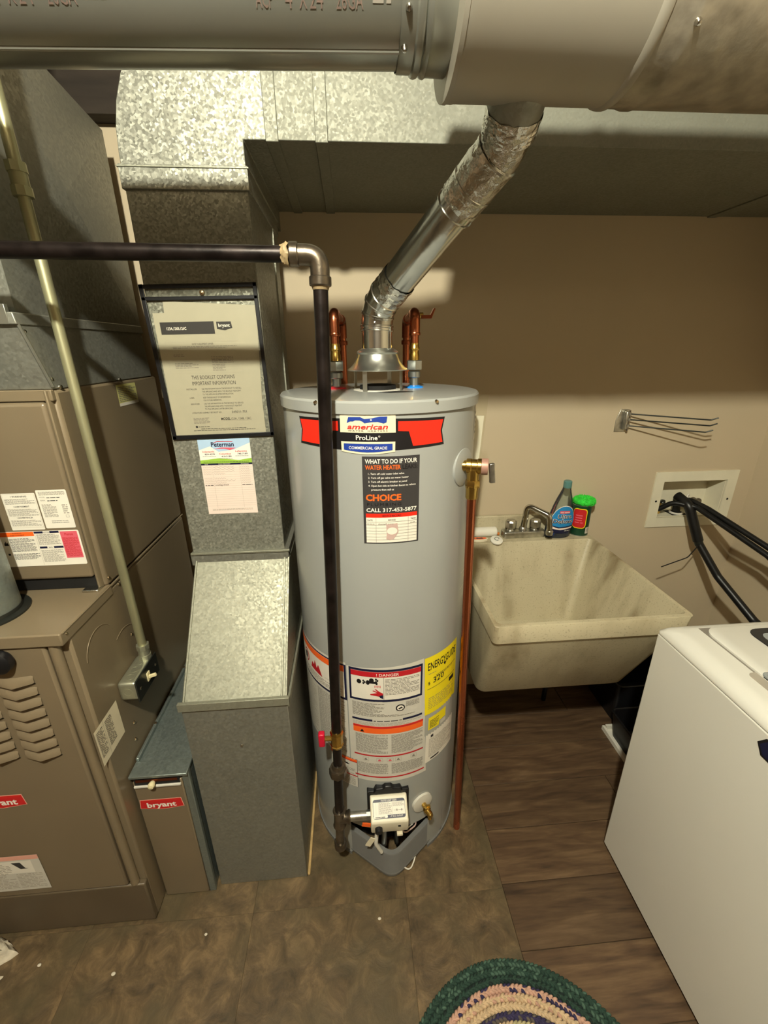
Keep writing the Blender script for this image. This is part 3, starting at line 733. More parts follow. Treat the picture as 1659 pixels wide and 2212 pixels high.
for x in (-0.07, -0.03, 0.0, 0.024, 0.07):
    L.frame(x-0.009, 0.446, x+0.009, 0.460, 0.0007, 'ink_light', 3); L.poly([(x-0.005, 0.449), (x+0.005, 0.449), (x+0.001, 0.457), (x-0.003, 0.455)], 'ink_pink' if x < 0.01 and x > -0.05 else 'ink_grey', 3)
L.fine(-0.098, 0.395, -0.006, 0.440, 0.0056, 'ink_grey', 3, seed=12).fine(0.004, 0.395, 0.100, 0.440, 0.0056, 'ink_grey', 3, seed=13)
L.rect(-0.104, 0.382, 0.106, 0.387, 'ink_darkred', 3)
L.build('danger_label', wh, label='white safety label with red danger header')
# left warning label
L = Label(cylmap(), 0.011)
L.rect(-0.345, 0.440, -0.120, 0.783, 'paper_grey', 1)
L.rect(-0.345, 0.655, -0.1195, 0.776, 'ink_navy', 2); L.rect(-0.345, 0.663, -0.1255, 0.772, 'paper_white', 3)
L.rect(-0.345, 0.752, -0.1255, 0.772, 'ink_orange', 4)
L.poly([(-0.292+0.017*cos(2*pi*k/18), 0.722+0.022*sin(2*pi*k/18)) for k in range(18)], 'ink_darkred', 4)
L.poly([(-0.292+0.013*cos(2*pi*k/18), 0.722+0.018*sin(2*pi*k/18)) for k in range(18)], 'paper_white', 5)
L.rect(-0.299, 0.711, -0.285, 0.735, 'ink_black', 6)
L.poly([(-0.262, 0.700), (-0.205, 0.695), (-0.215, 0.715), (-0.222, 0.728), (-0.230, 0.712), (-0.238, 0.735), (-0.245, 0.716), (-0.254, 0.722)], 'ink_darkred', 4)
L.rect(-0.195, 0.70, -0.13, 0.7006, 'ink_grey', 4)
L.fine(-0.34, 0.668, -0.135, 0.692, 0.006, 'ink_grey', 4, seed=15)
L.fine(-0.34, 0.448, -0.245, 0.648, 0.0056, 'ink_light', 2, seed=16).fine(-0.235, 0.448, -0.128, 0.648, 0.0056, 'ink_grey', 2, seed=17)
L.build('warning_label', wh, label='white warning label with orange header and red flame')
L = Label(cylmap(), 0.011)
L.rect(-0.190, 0.326, -0.097, 0.440, 'ink_black', 1); L.rect(-0.189, 0.327, -0.098, 0.439, 'paper_grey', 2)
L.rect(-0.189, 0.428, -0.098, 0.4385, 'ink_orange', 3); L.rect(-0.189, 0.428, -0.098, 0.431, 'ink_red2', 4)
L.rect(-0.189, 0.370, -0.098, 0.374, 'ink_darkred', 3)
L.poly([(-0.142, 0.414), (-0.130, 0.417), (-0.122, 0.412), (-0.13, 0.410)], 'ink_black', 3)
L.fine(-0.185, 0.376, -0.105, 0.405, 0.0052, 'ink_grey', 3, seed=18).fine(-0.185, 0.332, -0.105, 0.367, 0.0052, 'ink_grey', 3, seed=19)
L.build('clearance_label', wh)
# energy guide
L = Label(cylmap(), 0.011)
L.poly([(0.1035, 0.586), (0.245, 0.578), (0.238, 0.786), (0.0985, 0.7865)], 'ink_yellow', 1)
L.text('ENERGYGUIDE', 0.110, 0.742, 0.0245, 'ink_black', 2, w=0.120, bold=0.012)
L.poly([(0.168, 0.742), (0.182, 0.742), (0.175, 0.730)], 'ink_black', 2)
L.text('$', 0.112, 0.692, 0.011, 'ink_black', 2); L.text('320', 0.130, 0.692, 0.019, 'ink_black', 2, w=0.042, bold=0.008)
L.fine(0.112, 0.724, 0.150, 0.732, 0.0055, 'ink_grey', 2, seed=21)
L.rect(0.110, 0.676, 0.232, 0.6775, 'ink_charcoal', 2); L.rect(0.200, 0.654, 0.226, 0.668, 'ink_black', 2)
L.fine(0.140, 0.706, 0.232, 0.718, 0.006, 'ink_charcoal', 2, seed=22).fine(0.115, 0.600, 0.225, 0.648, 0.0085, 'ink_grey', 2, fill=0.25, seed=23)
L.build('energy_label', wh, label='bright yellow energy rating label')
L = Label(cylmap(), 0.011)
L.rect(0.105, 0.505, 0.232, 0.584, 'foil_label', 1, 0.004)
L.poly([(0.117, 0.524), (0.160, 0.520), (0.162, 0.535), (0.190, 0.535), (0.190, 0.570), (0.118, 0.570)], 'ink_yellow', 2)
L.rect(0.165, 0.518, 0.190, 0.533, 'paper_grey', 3)
L.fine(0.122, 0.526, 0.158, 0.560, 0.006, 'ink_charcoal', 3, seed=24)
L.build('rebate_sticker', wh)
L = Label(cylmap(), 0.011)
L.rect(0.110, 0.396, 0.236, 0.508, 'paper_white', 1, 0.003)
L.fine(0.122, 0.415, 0.226, 0.488, 0.0058, 'ink_light', 2, seed=25); L.rect(0.128, 0.490, 0.138, 0.500, 'ink_charcoal', 2); L.rect(0.13, 0.402, 0.165, 0.408, 'ink_charcoal', 2)
L.build('rating_plate', wh)
L = Label(cylmap(), 0.011)
L.rect(0.285, 1.345, 0.40, 1.438, 'paper_white', 1)
for k in range(5): L.rect(0.295, 1.36+0.012*k, 0.325, 1.366+0.012*k, 'ink_black', 2)
L.build('serial_label', wh)
for z0 in (0.99, 0.94):
    L = Label(cylmap(), 0.011); L.rect(0.24, z0, 0.30, z0+0.002, 'paper_grey', 1); L.build('service_seam', wh)

# booklet tucked behind the tank
bk = thing('manual_bag', 'clear bag with white folded papers hanging behind the right side of the grey tank', 'papers', (0.352, 1.246, 1.03))
MB().obox((0.352, 1.248, 1.205), (0.064, 0.004, 0.34), Matrix.Rotation(R_(3), 3, 'Y') @ Matrix.Rotation(R_(14), 3, 'Z')).build('folded_paper', 'paper_white', bk)
MB().obox((0.354, 1.244, 1.225), (0.075, 0.0008, 0.42), Matrix.Rotation(R_(3), 3, 'Y') @ Matrix.Rotation(R_(14), 3, 'Z')).build('clear_bag', 'clear_vinyl', bk)

# relief valve and discharge pipe
rv = thing('relief_valve_pipe', 'brass relief valve with long copper discharge pipe running down to the floor', 'pipe', (0.314, 0.985, 0.0))
c0 = ptp+ntp*0.022
side = Vector((ntp.y, -ntp.x, 0)); side = side if side.x > 0 else -side
outv = (ntp*0.55+Vector((1, 0, 0))*0.6).normalized()
rb = MB().lathe([(0.013, -0.02), (0.013, 0.0), (0.0175, 0.002), (0.0175, 0.012), (0.0165, 0.014), (0.0165, 0.026), (0.0185, 0.028), (0.0185, 0.036), (0, 0.036)], c0-outv*0.014+Vector((0, 0, 0.006)), outv, 20).cyl(c0+outv*0.004, c0+outv*0.004+Vector((0, 0, -0.03)), 0.0145, n=16)
rb = rb.build('valve_body', 'brass', rv, smooth=25)
cc = c0+outv*0.004
MB().lathe([(0, 0.052), (0.019, 0.052), (0.0195, 0.049), (0.0195, 0.037)], c0-outv*0.014+Vector((0, 0, 0.006)), outv, 20).build('valve_cap', 'cap_pink', rv)
lv = c0+outv*0.046+Vector((0, 0, 0.004))
MB().obox(lv+Vector((0.002, 0, -0.013)), (0.013, 0.010, 0.048), Matrix.Rotation(R_(-6), 3, 'Y')).build('test_lever', 'chrome_dull', rv, 0.002)
MB().lathe([(0.0175, -0.046), (0.0175, -0.032), (0.0165, -0.028)], cc, n=6).build('hex_nut', 'brass', rv)
MB().lathe([(0.0135, -0.075), (0.015, -0.072), (0.015, -0.052), (0.0165, -0.046), (0.0165, -0.042)], cc, n=20).build('brass_adapter', 'brass', rv)
MB().tube([cc+Vector((0, 0, -0.06)), (0.315, 0.985, 0.0)], 0.0112, 20).build('discharge_tube', 'copper', rv)

# hot and cold copper lines
def supply(name, label, x, colr, back, lever):
    y = 1.195
    t = thing(name, label, 'pipe', (x, y, LIDZ))
    MB().lathe([(0, 0.006), (0.012, 0.006), (0.024, 0.003), (0.026, 0)], (x, y, LIDZ), n=14).build('colour_ring', colr, t)
    MB().lathe([(0.0115, 0.0), (0.0115, 0.026)], (x, y, LIDZ), n=18).build('nipple', 'steel_nut', t)
    MB().lathe([(0.015, 0.026), (0.0165, 0.028), (0.0165, 0.040), (0.014, 0.042)], (x, y, LIDZ), n=16).build('union_collar', 'steel_nut', t)
    MB().lathe([(0.014, 0.044), (0.021, 0.046), (0.021, 0.068), (0.018, 0.070)], (x, y, LIDZ), n=6).build('union_nut', 'steel_nut', t, smooth=20)
    MB().lathe([(0.013, 0.070), (0.013, 0.084), (0.0118, 0.088), (0.0118, 0.094), (0.0135, 0.096), (0.0135, 0.102), (0.0122, 0.104), (0.0122, 0.112)], (x, y, LIDZ), n=20).build('brass_adapter', 'brass', t)
    zt = LIDZ+0.185
    path = fillet([(x, y, LIDZ+0.11), (x, y, zt), (back, 1.43, zt-0.005), (back, 1.43, 0.95), (back, 1.652, 0.95)], 0.028, 6)
    MB().tube(path, 0.0111, 18).build('copper_tube', 'copper', t)
    e1 = fillet([(x, y, zt-0.052), (x, y, zt), (x+(back-x)*0.2, y+0.047, zt-0.001)], 0.028, 8)
    MB().tube(e1, 0.0135, 18).build('elbow', 'copper', t)
    MB().lathe([(0.0142, 0.0), (0.015, 0.002), (0.015, 0.006), (0.0142, 0.008)], (x, y, zt-0.055), n=18).build('solder_ring', 'copper', t)
    e2 = fillet([(back+(x-back)*0.2, 1.385, zt-0.004), (back, 1.43, zt-0.005), (back, 1.43, zt-0.055)], 0.028, 8)
    MB().tube(e2, 0.0137, 18).build('elbow', 'copper_dark', t)
    MB().lathe([(0.0145, 0.0), (0.0155, 0.003), (0.0155, 0.010), (0.0145, 0.013)], (back, 1.43, zt-0.075), n=18).build('solder_ring', 'copper_dark', t)
    if lever:
        MB().cyl((x+0.004, y+0.055, zt-0.004), (x+0.030, y+0.055, zt-0.004), 0.008, n=12).build('valve_stem', 'brass', t)
        MB().prism([(x+0.024, zt-0.012), (x+0.052, zt-0.012), (x+0.062, zt+0.012), (x+0.058, zt+0.014), (x+0.049, zt-0.003), (x+0.024, zt-0.003)], 'y', y+0.046, y+0.064).build('valve_lever', 'copper_dark', t, 0.001)
supply('hot_water_pipe', 'copper hot water pipe rising from the red ring on the tank top', -0.033, 'red_plastic', -0.016, False)
supply('cold_water_pipe', 'copper cold water pipe with small lever rising from the blue ring', 0.174, 'blue_plastic', 0.182, True)

# ================================================================ FLUES
PY, PZ = 0.74, 1.983
mf = thing('main_flue_pipe', 'horizontal round galvanised vent pipe stepping up to a fatter tee', 'vent pipe', (0.2, PY, PZ-0.1))
TZ = 2.003
def xl(name, prof, mat, n=56, yc=PY, zc=PZ, **k):
    return MB().lathe([(r, x) for x, r in prof], (0, yc, zc), (1, 0, 0), n, cap=False).build(name, mat, mf, **k)
sp_ = MB().tube([(-1.35, PY, PZ-0.030), (0.085, PY, PZ)], 0.070, 56).build('small_pipe', 'galv_smooth', mf)
MB().tube([(-1.35, PY-0.020, PZ-0.030-0.0665), (0.083, PY-0.020, PZ-0.0665)], 0.003, 8).build('lock_seam', 'galv_smooth', sp_)
pm = lambda x, y, e: (lambda a, zc: Vector((x, PY-(0.0702+e)*cos(a), zc+(0.0702+e)*sin(a))))(y/0.07, PZ-0.030*(0.085-x)/1.435)
for x0 in (-0.092, -0.417):
    L = Label(pm, None, 0.0004)
    for t, dx, wd in (('ACP', 0, 0.020), ('4', 0.034, 0.008), ('X', 0.050, 0.009), ('24', 0.062, 0.016), ('26GA', 0.093, 0.032)):
        L.text(t, x0+dx, -0.0490, 0.0145, 'text_brown', 1, w=wd)
    L.fine(x0+0.136, -0.0495, x0+0.160, -0.030, 0.0095, 'ink_grey', 1, seed=30)
    L.build('stencil_print', sp_)
cb = xl('crimp_collar', [(0.079, 0.0722), (0.081, 0.0735), (0.098, 0.0735), (0.100, 0.0765), (0.104, 0.0775), (0.108, 0.0765), (0.110, 0.0735), (0.113, 0.0765), (0.117, 0.0775), (0.121, 0.0755), (0.148, 0.0760)], 'galv_smooth')
xl('end_disc', [(0.146, 0.050), (0.146, 0.116), (0.147, 0.1205), (0.153, 0.1210), (0.154, 0.1195)], 'galv_matte', zc=TZ)
xl('tee_body', [(0.150, 0.1198), (0.162, 0.1202), (0.165, 0.1195), (0.378, 0.1195), (0.382, 0.1225), (0.388, 0.1230), (0.392, 0.1210)], 'galv_matte', zc=TZ)
xl('wide_pipe', [(0.386, 0.1195), (0.418, 0.1200), (0.424, 0.1222), (0.430, 0.1222), (0.436, 0.1205), (1.716, 0.1205)], 'galv_blotch', zc=TZ)
SA, SB = Vector((0.2635, 0.765, 1.928)), Vector((0.2650, 0.818, 1.886))
MB().tube([SA, SB], 0.0425, 40).build('branch_stub', 'galv_grey', mf)
for x, a, r in ((0.087, -0.66, 0.0735), (0.085, -1.15, 0.0735), (0.428, -0.75, 0.1222)):
    p = Vector((x, PY-r*cos(a), (PZ if r < 0.1 else TZ)+r*sin(a))); nn = Vector((0, -cos(a), sin(a)))
    MB().lathe([(0, 0.006), (0.0025, 0.0055), (0.004, 0.002), (0.0042, -0.001)], p, nn, 10).build('screw', 'chrome', mf)
hf = thing('heater_flue', 'slanted shiny metal flue with foil tape rising from the tank hood to the tee', 'vent pipe', (HX, HY, LIDZ+0.09))
P0, P1, P2, P3 = Vector((HX, HY, LIDZ+0.085)), Vector((HX, HY, 1.655)), Vector((0.265, 0.846, 1.866)), SA.lerp(SB, 0.5)
path = fillet([P0, P1, P2, P3], [0.075, 0.06], 3)
FR = 0.0378
vt = MB().tube([P0, (HX, HY, 1.612)], FR, 40).build('lower_pipe', 'flue_metal', hf)
seg = [p for p in path if p.z > 1.60]
MB().tube([Vector((HX, HY, 1.600))]+path[1:5]+[path[4].lerp(path[5], 0.10)], FR+0.0012, 40).build('lower_elbow', 'flue_metal', hf, smooth=25)
MB().tube([path[4].lerp(path[5], 0.08), path[4].lerp(path[5], 0.93)], FR, 40).build('long_pipe', 'flue_metal', hf)
MB().tube([path[4].lerp(path[5], 0.80)]+path[5:], FR+0.0012, 40).build('upper_elbow', 'foil_tape', hf, smooth=25)
def ring(p, t, r, h, name='bead', mat='flue_metal'):
    MB().lathe([(r, -h/2), (r+0.0028, -h/4), (r+0.0028, h/4), (r, h/2)], p, t, 40, cap=False).build(name, mat, hf)
ring(Vector((HX, HY, 1.604)), (0.05, 0.05, 1), FR, 0.009)
for i in (1, 2, 3, 4):
    t = (path[i+1]-path[i-1]).normalized(); ring(path[i], t, FR+0.0005, 0.008)
for f in (0.70, 0.835):
    t = (path[5]-path[4]).normalized(); ring(path[4].lerp(path[5], f), t, FR if f < 0.8 else FR+0.001, 0.003 if f < 0.8 else 0.008)
t = (path[6]-path[4]).normalized(); ring(path[5], t, FR+0.001, 0.008)
def tape(a, b, r, seed, name='foil_tape'):
    rg = random.Random(seed); pts = [Vector(a).lerp(Vector(b), k/10) for k in range(11)]
    mb = MB().tube(pts, r, 36, caps=False)
    mb.v = [tuple(Vector(p)+Vector((rg.uniform(-1, 1), rg.uniform(-1, 1), rg.uniform(-1, 1)))*0.0011) for p in mb.v]
    mb.build(name, 'foil_tape', hf, smooth=12)
tape(path[4].lerp(path[5], 0.02), path[4].lerp(path[5], 0.17), FR+0.0022, 1)
tape(path[4].lerp(path[5], 0.74), path[5].lerp(path[6], 0.3), FR+0.0026, 2)
tape(SA.lerp(SB, 0.72), SB+(SB-SA)*0.18, 0.0436, 3)
MB().lathe([(0, 0.005), (0.003, 0.004), (0.004, 0)], (HX-0.008, HY-FR-0.001, 1.618), (-0.2, -1, 0), 10).build('screw', 'chrome', hf)
B('pipe_seam', 'flue_metal', (HX+0.029, HY-0.029, LIDZ+0.09, HX+0.0315, HY-0.026, 1.61), hf, 0.0008)

# ================================================================ GAS PIPE
GY = 0.868
gp = thing('gas_pipe', 'black iron gas pipe running level then dropping down in front of the grey tank', 'pipe', (-0.078, GY, 0.13))
GE = Vector((-0.044, GY, 1.715)); GB = Vector((-0.079, GY, 0.135))
gpt = lambda z: GE.lerp(GB, (GE.z-z)/(GE.z-GB.z))
MB().tube(fillet([(-0.72, GY, CZ), (-0.72, GY, 1.722), (-0.09, GY, 1.716)], 0.03, 6), 0.0134, 20).build('level_pipe', 'black_iron', gp)
MB().tube([gpt(1.67), gpt(0.60)], 0.0134, 20).build('drop_pipe', 'black_iron', gp)
MB().tube(fillet([(-0.092, GY, 1.716), GE, gpt(1.668)], 0.034, 8), 0.0172, 20).build('elbow', 'iron_fitting', gp)
MB().tube([(-0.096, GY, 1.716), (-0.080, GY, 1.716)], 0.0198, 20).build('elbow_band', 'iron_fitting', gp, 0.002)
MB().tube([gpt(1.682), gpt(1.666)], 0.0198, 20).build('elbow_band', 'iron_fitting', gp, 0.002)
rg = random.Random(5)
mb = MB().tube([(-0.110+0.0022*k, GY, 1.716) for k in range(7)], [0.0138, 0.0150, 0.0172, 0.0180, 0.0186, 0.0190, 0.0188], 22)
mb.v = [tuple(Vector(p)+Vector((rg.uniform(-1, 1), rg.uniform(-1, 1), rg.uniform(-1, 1)))*0.0016) for p in mb.v]
mb.build('thread_sealant', 'pipe_dope', gp)
MB().tube([gpt(1.666), gpt(1.660)], [0.0165, 0.0142], 18).build('thread_sealant', 'pipe_dope', gp)
MB().tube([gpt(0.612), gpt(0.604), gpt(0.602), gpt(0.566), gpt(0.564), gpt(0.556)], [0.0155, 0.0185, 0.0165, 0.0165, 0.0185, 0.0155], 8).build('ball_valve', 'brass', gp, smooth=20)
vp = gpt(0.585)
MB().cyl(vp+Vector((-0.012, 0, 0)), vp+Vector((-0.034, 0, 0)), 0.007, n=10).build('valve_stem', 'brass', gp)
MB().obox(vp+Vector((-0.040, 0, 0)), (0.017, 0.018, 0.044), Matrix.Identity(3)).build('valve_handle', 'red_handle', gp, 0.004, 3)
MB().tube([gpt(0.56), gpt(0.475)], 0.0125, 18).build('nipple', 'black_iron', gp)
MB().tube([gpt(0.490), gpt(0.478), gpt(0.476)], [0.015, 0.0165, 0.018], 18).build('union_neck', 'iron_fitting', gp)
MB().tube([gpt(0.477), gpt(0.473), gpt(0.452), gpt(0.449)], [0.022, 0.0245, 0.0245, 0.022], 8).build('union_nut', 'iron_fitting', gp, smooth=20)
MB().tube([gpt(0.45), gpt(0.30)], 0.0128, 18).build('lower_nipple', 'black_iron', gp)
tz = 0.272; tc_ = gpt(tz)
MB().tube([gpt(tz+0.034), gpt(tz+0.030), gpt(tz+0.022), gpt(tz-0.022), gpt(tz-0.030), gpt(tz-0.034)], [0.0175, 0.0195, 0.0168, 0.0168, 0.0195, 0.0175], 18).tube([tc_, tc_+Vector((0.022, 0, 0)), tc_+Vector((0.028, 0, 0)), tc_+Vector((0.032, 0, 0))], [0.0168, 0.0168, 0.0195, 0.0175], 18).build('tee', 'iron_fitting', gp)
MB().tube([tc_+Vector((0.028, 0, 0)), (0.006, GY, tz)], 0.0128, 18).build('valve_nipple', 'chrome_dull', gp)
MB().tube([gpt(0.245), gpt(0.165)], 0.0132, 18).build('drip_leg', 'iron_fitting', gp)
MB().tube([gpt(0.170), gpt(0.166), gpt(0.145), gpt(0.137)], [0.016, 0.0185, 0.0185, 0.011], 18).build('end_cap', 'iron_fitting', gp)

# ================================================================ RETURN AIR DUCT (boot, riser, elbow, trunk)
rd = thing('return_duct', 'tall galvanised return air duct with sloped boot standing between furnace and tank', 'duct', (-0.33, 1.12, 0))
DX0, DX1, DY, DYB = -0.462, -0.204, 1.140, 1.545
bx0, bx1, by = -0.457, -0.190, 0.876
MB().box(bx0, by, 0, bx1, 1.52, 0.712).build('boot_box', 'galv_grey', rd, 0.002)
MB().box(bx0-0.006, by-0.006, 0.706, bx1+0.006, by+0.004, 0.730).build('boot_flange', 'galv_dull', rd, 0.001)
MB().box(bx1, by-0.004, 0.700, bx1+0.006, 1.52, 0.7205).build('side_flange', 'galv_dull', rd, 0.001)
sl = [(by, 0.712), (DY-0.012, 1.000), (1.52, 1.000), (1.52, 0.712)]
MB().prism([(y, z) for y, z in sl], 'x', bx0+0.001, bx1-0.001).build('sloped_panel', 'galv_dull', rd, 0.0015)
dl = Vector((0, DY-0.012-by, 1.0-0.712)).normalized()
for x in (bx0+0.006, bx1-0.014, bx1-0.003):
    a = Vector((x, by, 0.714)); b = Vector((x, DY-0.012, 1.002)); nn = Vector((0, -dl.z, dl.y))
    MB().obox((a+b)/2, (0.005, (b-a).length, 0.005), Matrix((Vector((1, 0, 0)), dl, nn)).transposed()).build('edge_seam', 'galv_dull', rd, 0.001)
MB().lathe([(0, 0.004), (0.003, 0.0035), (0.0045, 0)], (-0.322, by, 0.575), (0, -1, 0), 10).build('screw', 'chrome', rd)
MB().box(DX0-0.003, DY-0.014, 0.988, DX1+0.012, DYB, 1.025).build('drive_band', 'galv_grey', rd, 0.002)
MB().box(DX0-0.001, DY-0.018, 1.022, DX1+0.016, DY-0.010, 1.028).build('band_lip', 'galv_dull', rd, 0.001)
MB().box(DX0, DY, 1.0, DX1, DYB, 1.9).build('riser', 'galv_spangle', rd, 0.002)
MB().box(DX1, DY+0.30, 1.0, DX1+0.004, DY+0.303, 1.9).build('riser_seam', 'galv_dull', rd)
MB().box(DX0-0.004, DY-0.006, 1.884, DX1+0.004, DYB+0.002, 1.928).build('slip_band', 'galv_spangle', rd, 0.001)
MB().box(DX0-0.007, DY-0.0085, 1.922, DX1+0.007, DYB, 1.9255).build('slip_edge', 'galv_dull', rd, 0.001)
prof = [(DX1, 1.92), (DX1, 1.975), (-0.148, 1.975), (-0.148, 2.235)]
for k in range(11):
    t = pi/2+pi/2*k/10
    prof.append((-0.172+0.29*cos(t)*1.0, 1.945+0.29*sin(t)))
prof.append((DX0, 1.92))
MB().prism(prof, 'y', DY, YB-0.001).build('elbow', 'galv_spangle', rd, 0.0015)
MB().box(bx1+0.0005, by+0.002, 0, bx1+0.009, 1.235, 0.009).build('sealant_strip', 'foam_strip', rd, 0.003)
td = thing('trunk_duct', 'wide rectangular galvanised duct running along the wall under the ceiling', 'duct', (0.7, 1.4, 1.975))
MB().box(-0.148, DY, 1.975, XR, YB-0.001, 2.235).build('duct_body', 'galv_trunk', td, 0.0015)
for x0 in (-0.157, -0.053):
    MB().box(x0, DY-0.004, 1.971, x0+0.027, YB-0.001, 2.238).build('seam_band', 'galv_trunk', td, 0.0015)
MB().box(1.25, DY-0.004, 1.971, 1.28, YB-0.001, 2.238).build('seam_band', 'galv_trunk', td, 0.0015)

# document pouch
po = thing('document_pouch', 'clear document pouch with black border holding papers on the tall duct', 'pouch', (-0.335, DY, 1.35))
fy = DY-0.003
TL, TRr, BL, BR = Vector((-0.466, fy, 1.698)), Vector((-0.211, fy, 1.703)), Vector((-0.452, fy, 1.352)), Vector((-0.205, fy, 1.357))
def strip(a, b, wd, name, parent, mat='black_plastic', th=0.004):
    d = (b-a).normalized(); nn = Vector((0, -1, 0)); s_ = nn.cross(d)
    MB().obox((a+b)/2+nn*th/2, ((b-a).length+wd, wd, th), Matrix((d, s_, nn)).transposed()).build(name, mat, parent, 0.001)
strip(TL, TRr, 0.009, 'border', po); strip(TRr, BR, 0.009, 'border', po); strip(BL, BR, 0.010, 'border', po); strip(TL, BL, 0.010, 'border', po)
strip(TL.lerp(BL, 0.072), TRr.lerp(BR, 0.076), 0.008, 'border', po)
MB().add([TL+Vector((0, -0.0035, 0)), TRr+Vector((0, -0.0035, 0)), BR+Vector((0, -0.0035, 0)), BL+Vector((0, -0.0035, 0))], [(0, 1, 2, 3)]).build('clear_front', 'clear_vinyl', po, recalc=False)
MB().lathe([(0, 0.006), (0.005, 0.005), (0.0065, 0)], (-0.333, DY, 1.686), (0, -1, 0), 14).build('mounting_screw', 'screw_metal', po)
bk = thing('booklet', 'cream instruction booklet with black title bar inside the pouch', 'booklet', (-0.335, DY-0.003, 1.357))
U = Vector((0.997, 0, 0.02)); V = Vector((0.0, 0, 1))
W_, H_ = 0.221, 0.286
MB().obox((-0.325, DY-0.0012, 1.521), (0.212, 0.001, 0.287), Matrix.Rotation(R_(2.5), 3, 'Y')).build('back_sheet', 'booklet_paper', bk)
L = Label(flat((-0.448, DY-0.0022, 1.3575), (1, 0, 0.014), (-0.045, 0, 1)), None, 0.0003)
L.rect(W_-0.006, 0.0, W_+0.006, H_+0.004, 'booklet_paper', 0)
L.rect(0, 0, W_, H_, 'booklet_paper', 1)
L.rect(0.012, H_-0.047, 0.136, H_-0.020, 'ink_charcoal', 2); L.text('123A,126B,126C', 0.026, H_-0.037, 0.0058, 'ink_white', 3, w=0.045, bold=0.02)
L.poly([(0.142, H_-0.021), (0.176, H_-0.021), (0.178, H_-0.035), (0.160, H_-0.040), (0.142, H_-0.037)], 'ink_charcoal', 2)
L.text('bryant', 0.146, H_-0.0325, 0.0075, 'ink_white', 3, w=0.027, bold=0.02)
L.frame(0.016, 0.150, 0.190, 0.222, 0.0004, 'ink_light', 2)
L.text('NOTE TO EQUIPMENT OWNER', 0.103, 0.215, 0.004, 'ink_charcoal', 2, 'c', 0.05)
L.fine(0.032, 0.205, 0.182, 0.214, 0.0042, 'ink_grey', 2, seed=40)
for i, (x0, x1, y, nrow) in enumerate(((0.03, 0.055, 0.196, 2), (0.118, 0.170, 0.190, 4), (0.03, 0.085, 0.176, 3), (0.118, 0.15, 0.172, 4))):
    L.fine(x0, y-0.0045*nrow, x1, y, 0.0045, 'ink_grey', 2, seed=41+i)
for k in range(6):
    L.rect(0.035, 0.158+0.005*k, 0.098, 0.1583+0.005*k, 'ink_light', 2); L.rect(0.122, 0.158+0.005*k, 0.182, 0.1583+0.005*k, 'ink_light', 2)
L.text('THIS BOOKLET CONTAINS', 0.115, 0.136, 0.0088, 'ink_charcoal', 2, 'c', 0.104)
L.text('IMPORTANT INFORMATION', 0.115, 0.122, 0.0088, 'ink_charcoal', 2, 'c', 0.105)
rows = [('INSTALLER', 0.046, 0.111, ('USE THE INFORMATION IN THIS BOOKLET TO INSTALL', 'THE APPLIANCE AND AFFIX THIS BOOKLET ADJACENT', 'TO THE APPLIANCE AFTER INSTALLATION.')),
        ('USER', 0.050, 0.090, ('KEEP THIS BOOKLET OF INFORMATION', 'FOR FUTURE REFERENCE.')),
        ('SERVICER', 0.050, 0.075, ('USE THE INFORMATION IN THIS BOOKLET TO SERVICE', 'THE APPLIANCE AND AFFIX THE BOOKLET ADJACENT', 'TO THE APPLIANCE AFTER SERVICING.'))]
for hd, x, y, ls in rows:
    L.text(hd, x, y, 0.0036, 'ink_charcoal', 2)
    for k, t in enumerate(ls): L.text(t, 0.083, y-0.0066*k, 0.0036, 'ink_charcoal', 2, w=0.0021*len(t))
L.text('LITERATURE ASSEMBLY BOOKLET NO.', 0.050, 0.053, 0.0038, 'ink_charcoal', 2, w=0.073)
L.text('345011-701', 0.148, 0.052, 0.0055, 'ink_charcoal', 2, w=0.037)
L.text('MODEL', 0.119, 0.035, 0.0062, 'ink_black', 2, w=0.023, bold=0.015); L.text('123A, 126B, 126C', 0.144, 0.035, 0.0055, 'ink_charcoal', 2, w=0.050)
L.rect(0.119, 0.033, 0.195, 0.0334, 'ink_grey', 2)
L.fine(0.050, 0.026, 0.09, 0.044, 0.0042, 'ink_grey', 2, seed=50)
L.poly([(0.055+0.003*cos(2*pi*k/12), 0.020+0.003*sin(2*pi*k/12)) for k in range(12)], 'ink_charcoal', 2); L.fine(0.060, 0.017, 0.093, 0.022, 0.004, 'ink_charcoal', 2, seed=51)
L.fine(0.065, 0.0125, 0.18, 0.0165, 0.004, 'ink_charcoal', 2, seed=52, ragged=False).fine(0.046, 0.0085, 0.202, 0.0125, 0.004, 'ink_charcoal', 2, seed=53, ragged=False)
L.build('front_sheet', bk)
# service card
CW, CH = 0.133, 0.2085
L = Label(flat((-0.3995, DY-0.0008, 1.1385), (1, 0, -0.002), (0, 0, 1)), None, 0.0002)
L.rect(0, 0, CW, CH, 'paper_pink', 1)
L.rect(0, CH-0.058, CW, CH, 'ink_sky', 2)
L.poly([(0.0, CH-0.03), (0.03, CH-0.02), (0.05, CH-0.035), (0.09, CH-0.03), (CW, CH-0.012), (CW, CH-0.058), (0, CH-0.058)], 'ink_white', 3)
L.poly([(0, CH-0.0655), (CW, CH-0.0655), (CW, CH-0.053), (0.10, CH-0.058), (0.05, CH-0.052), (0, CH-0.057)], 'ink_green', 4)
L.text('Peterman', CW*0.47, CH-0.021, 0.0115, 'ink_navy', 5, 'c', 0.058, bold=0.02)
L.poly([(0.035, CH-0.013), (0.05, CH-0.0065), (0.09, CH-0.0075), (0.088, CH-0.009), (0.05, CH-0.0085)], 'ink_redbadge', 5)
L.poly([(0.036, CH-0.027), (0.06, CH-0.0235), (0.096, CH-0.025), (0.08, CH-0.031), (0.066, CH-0.027)], 'ink_pink', 4)
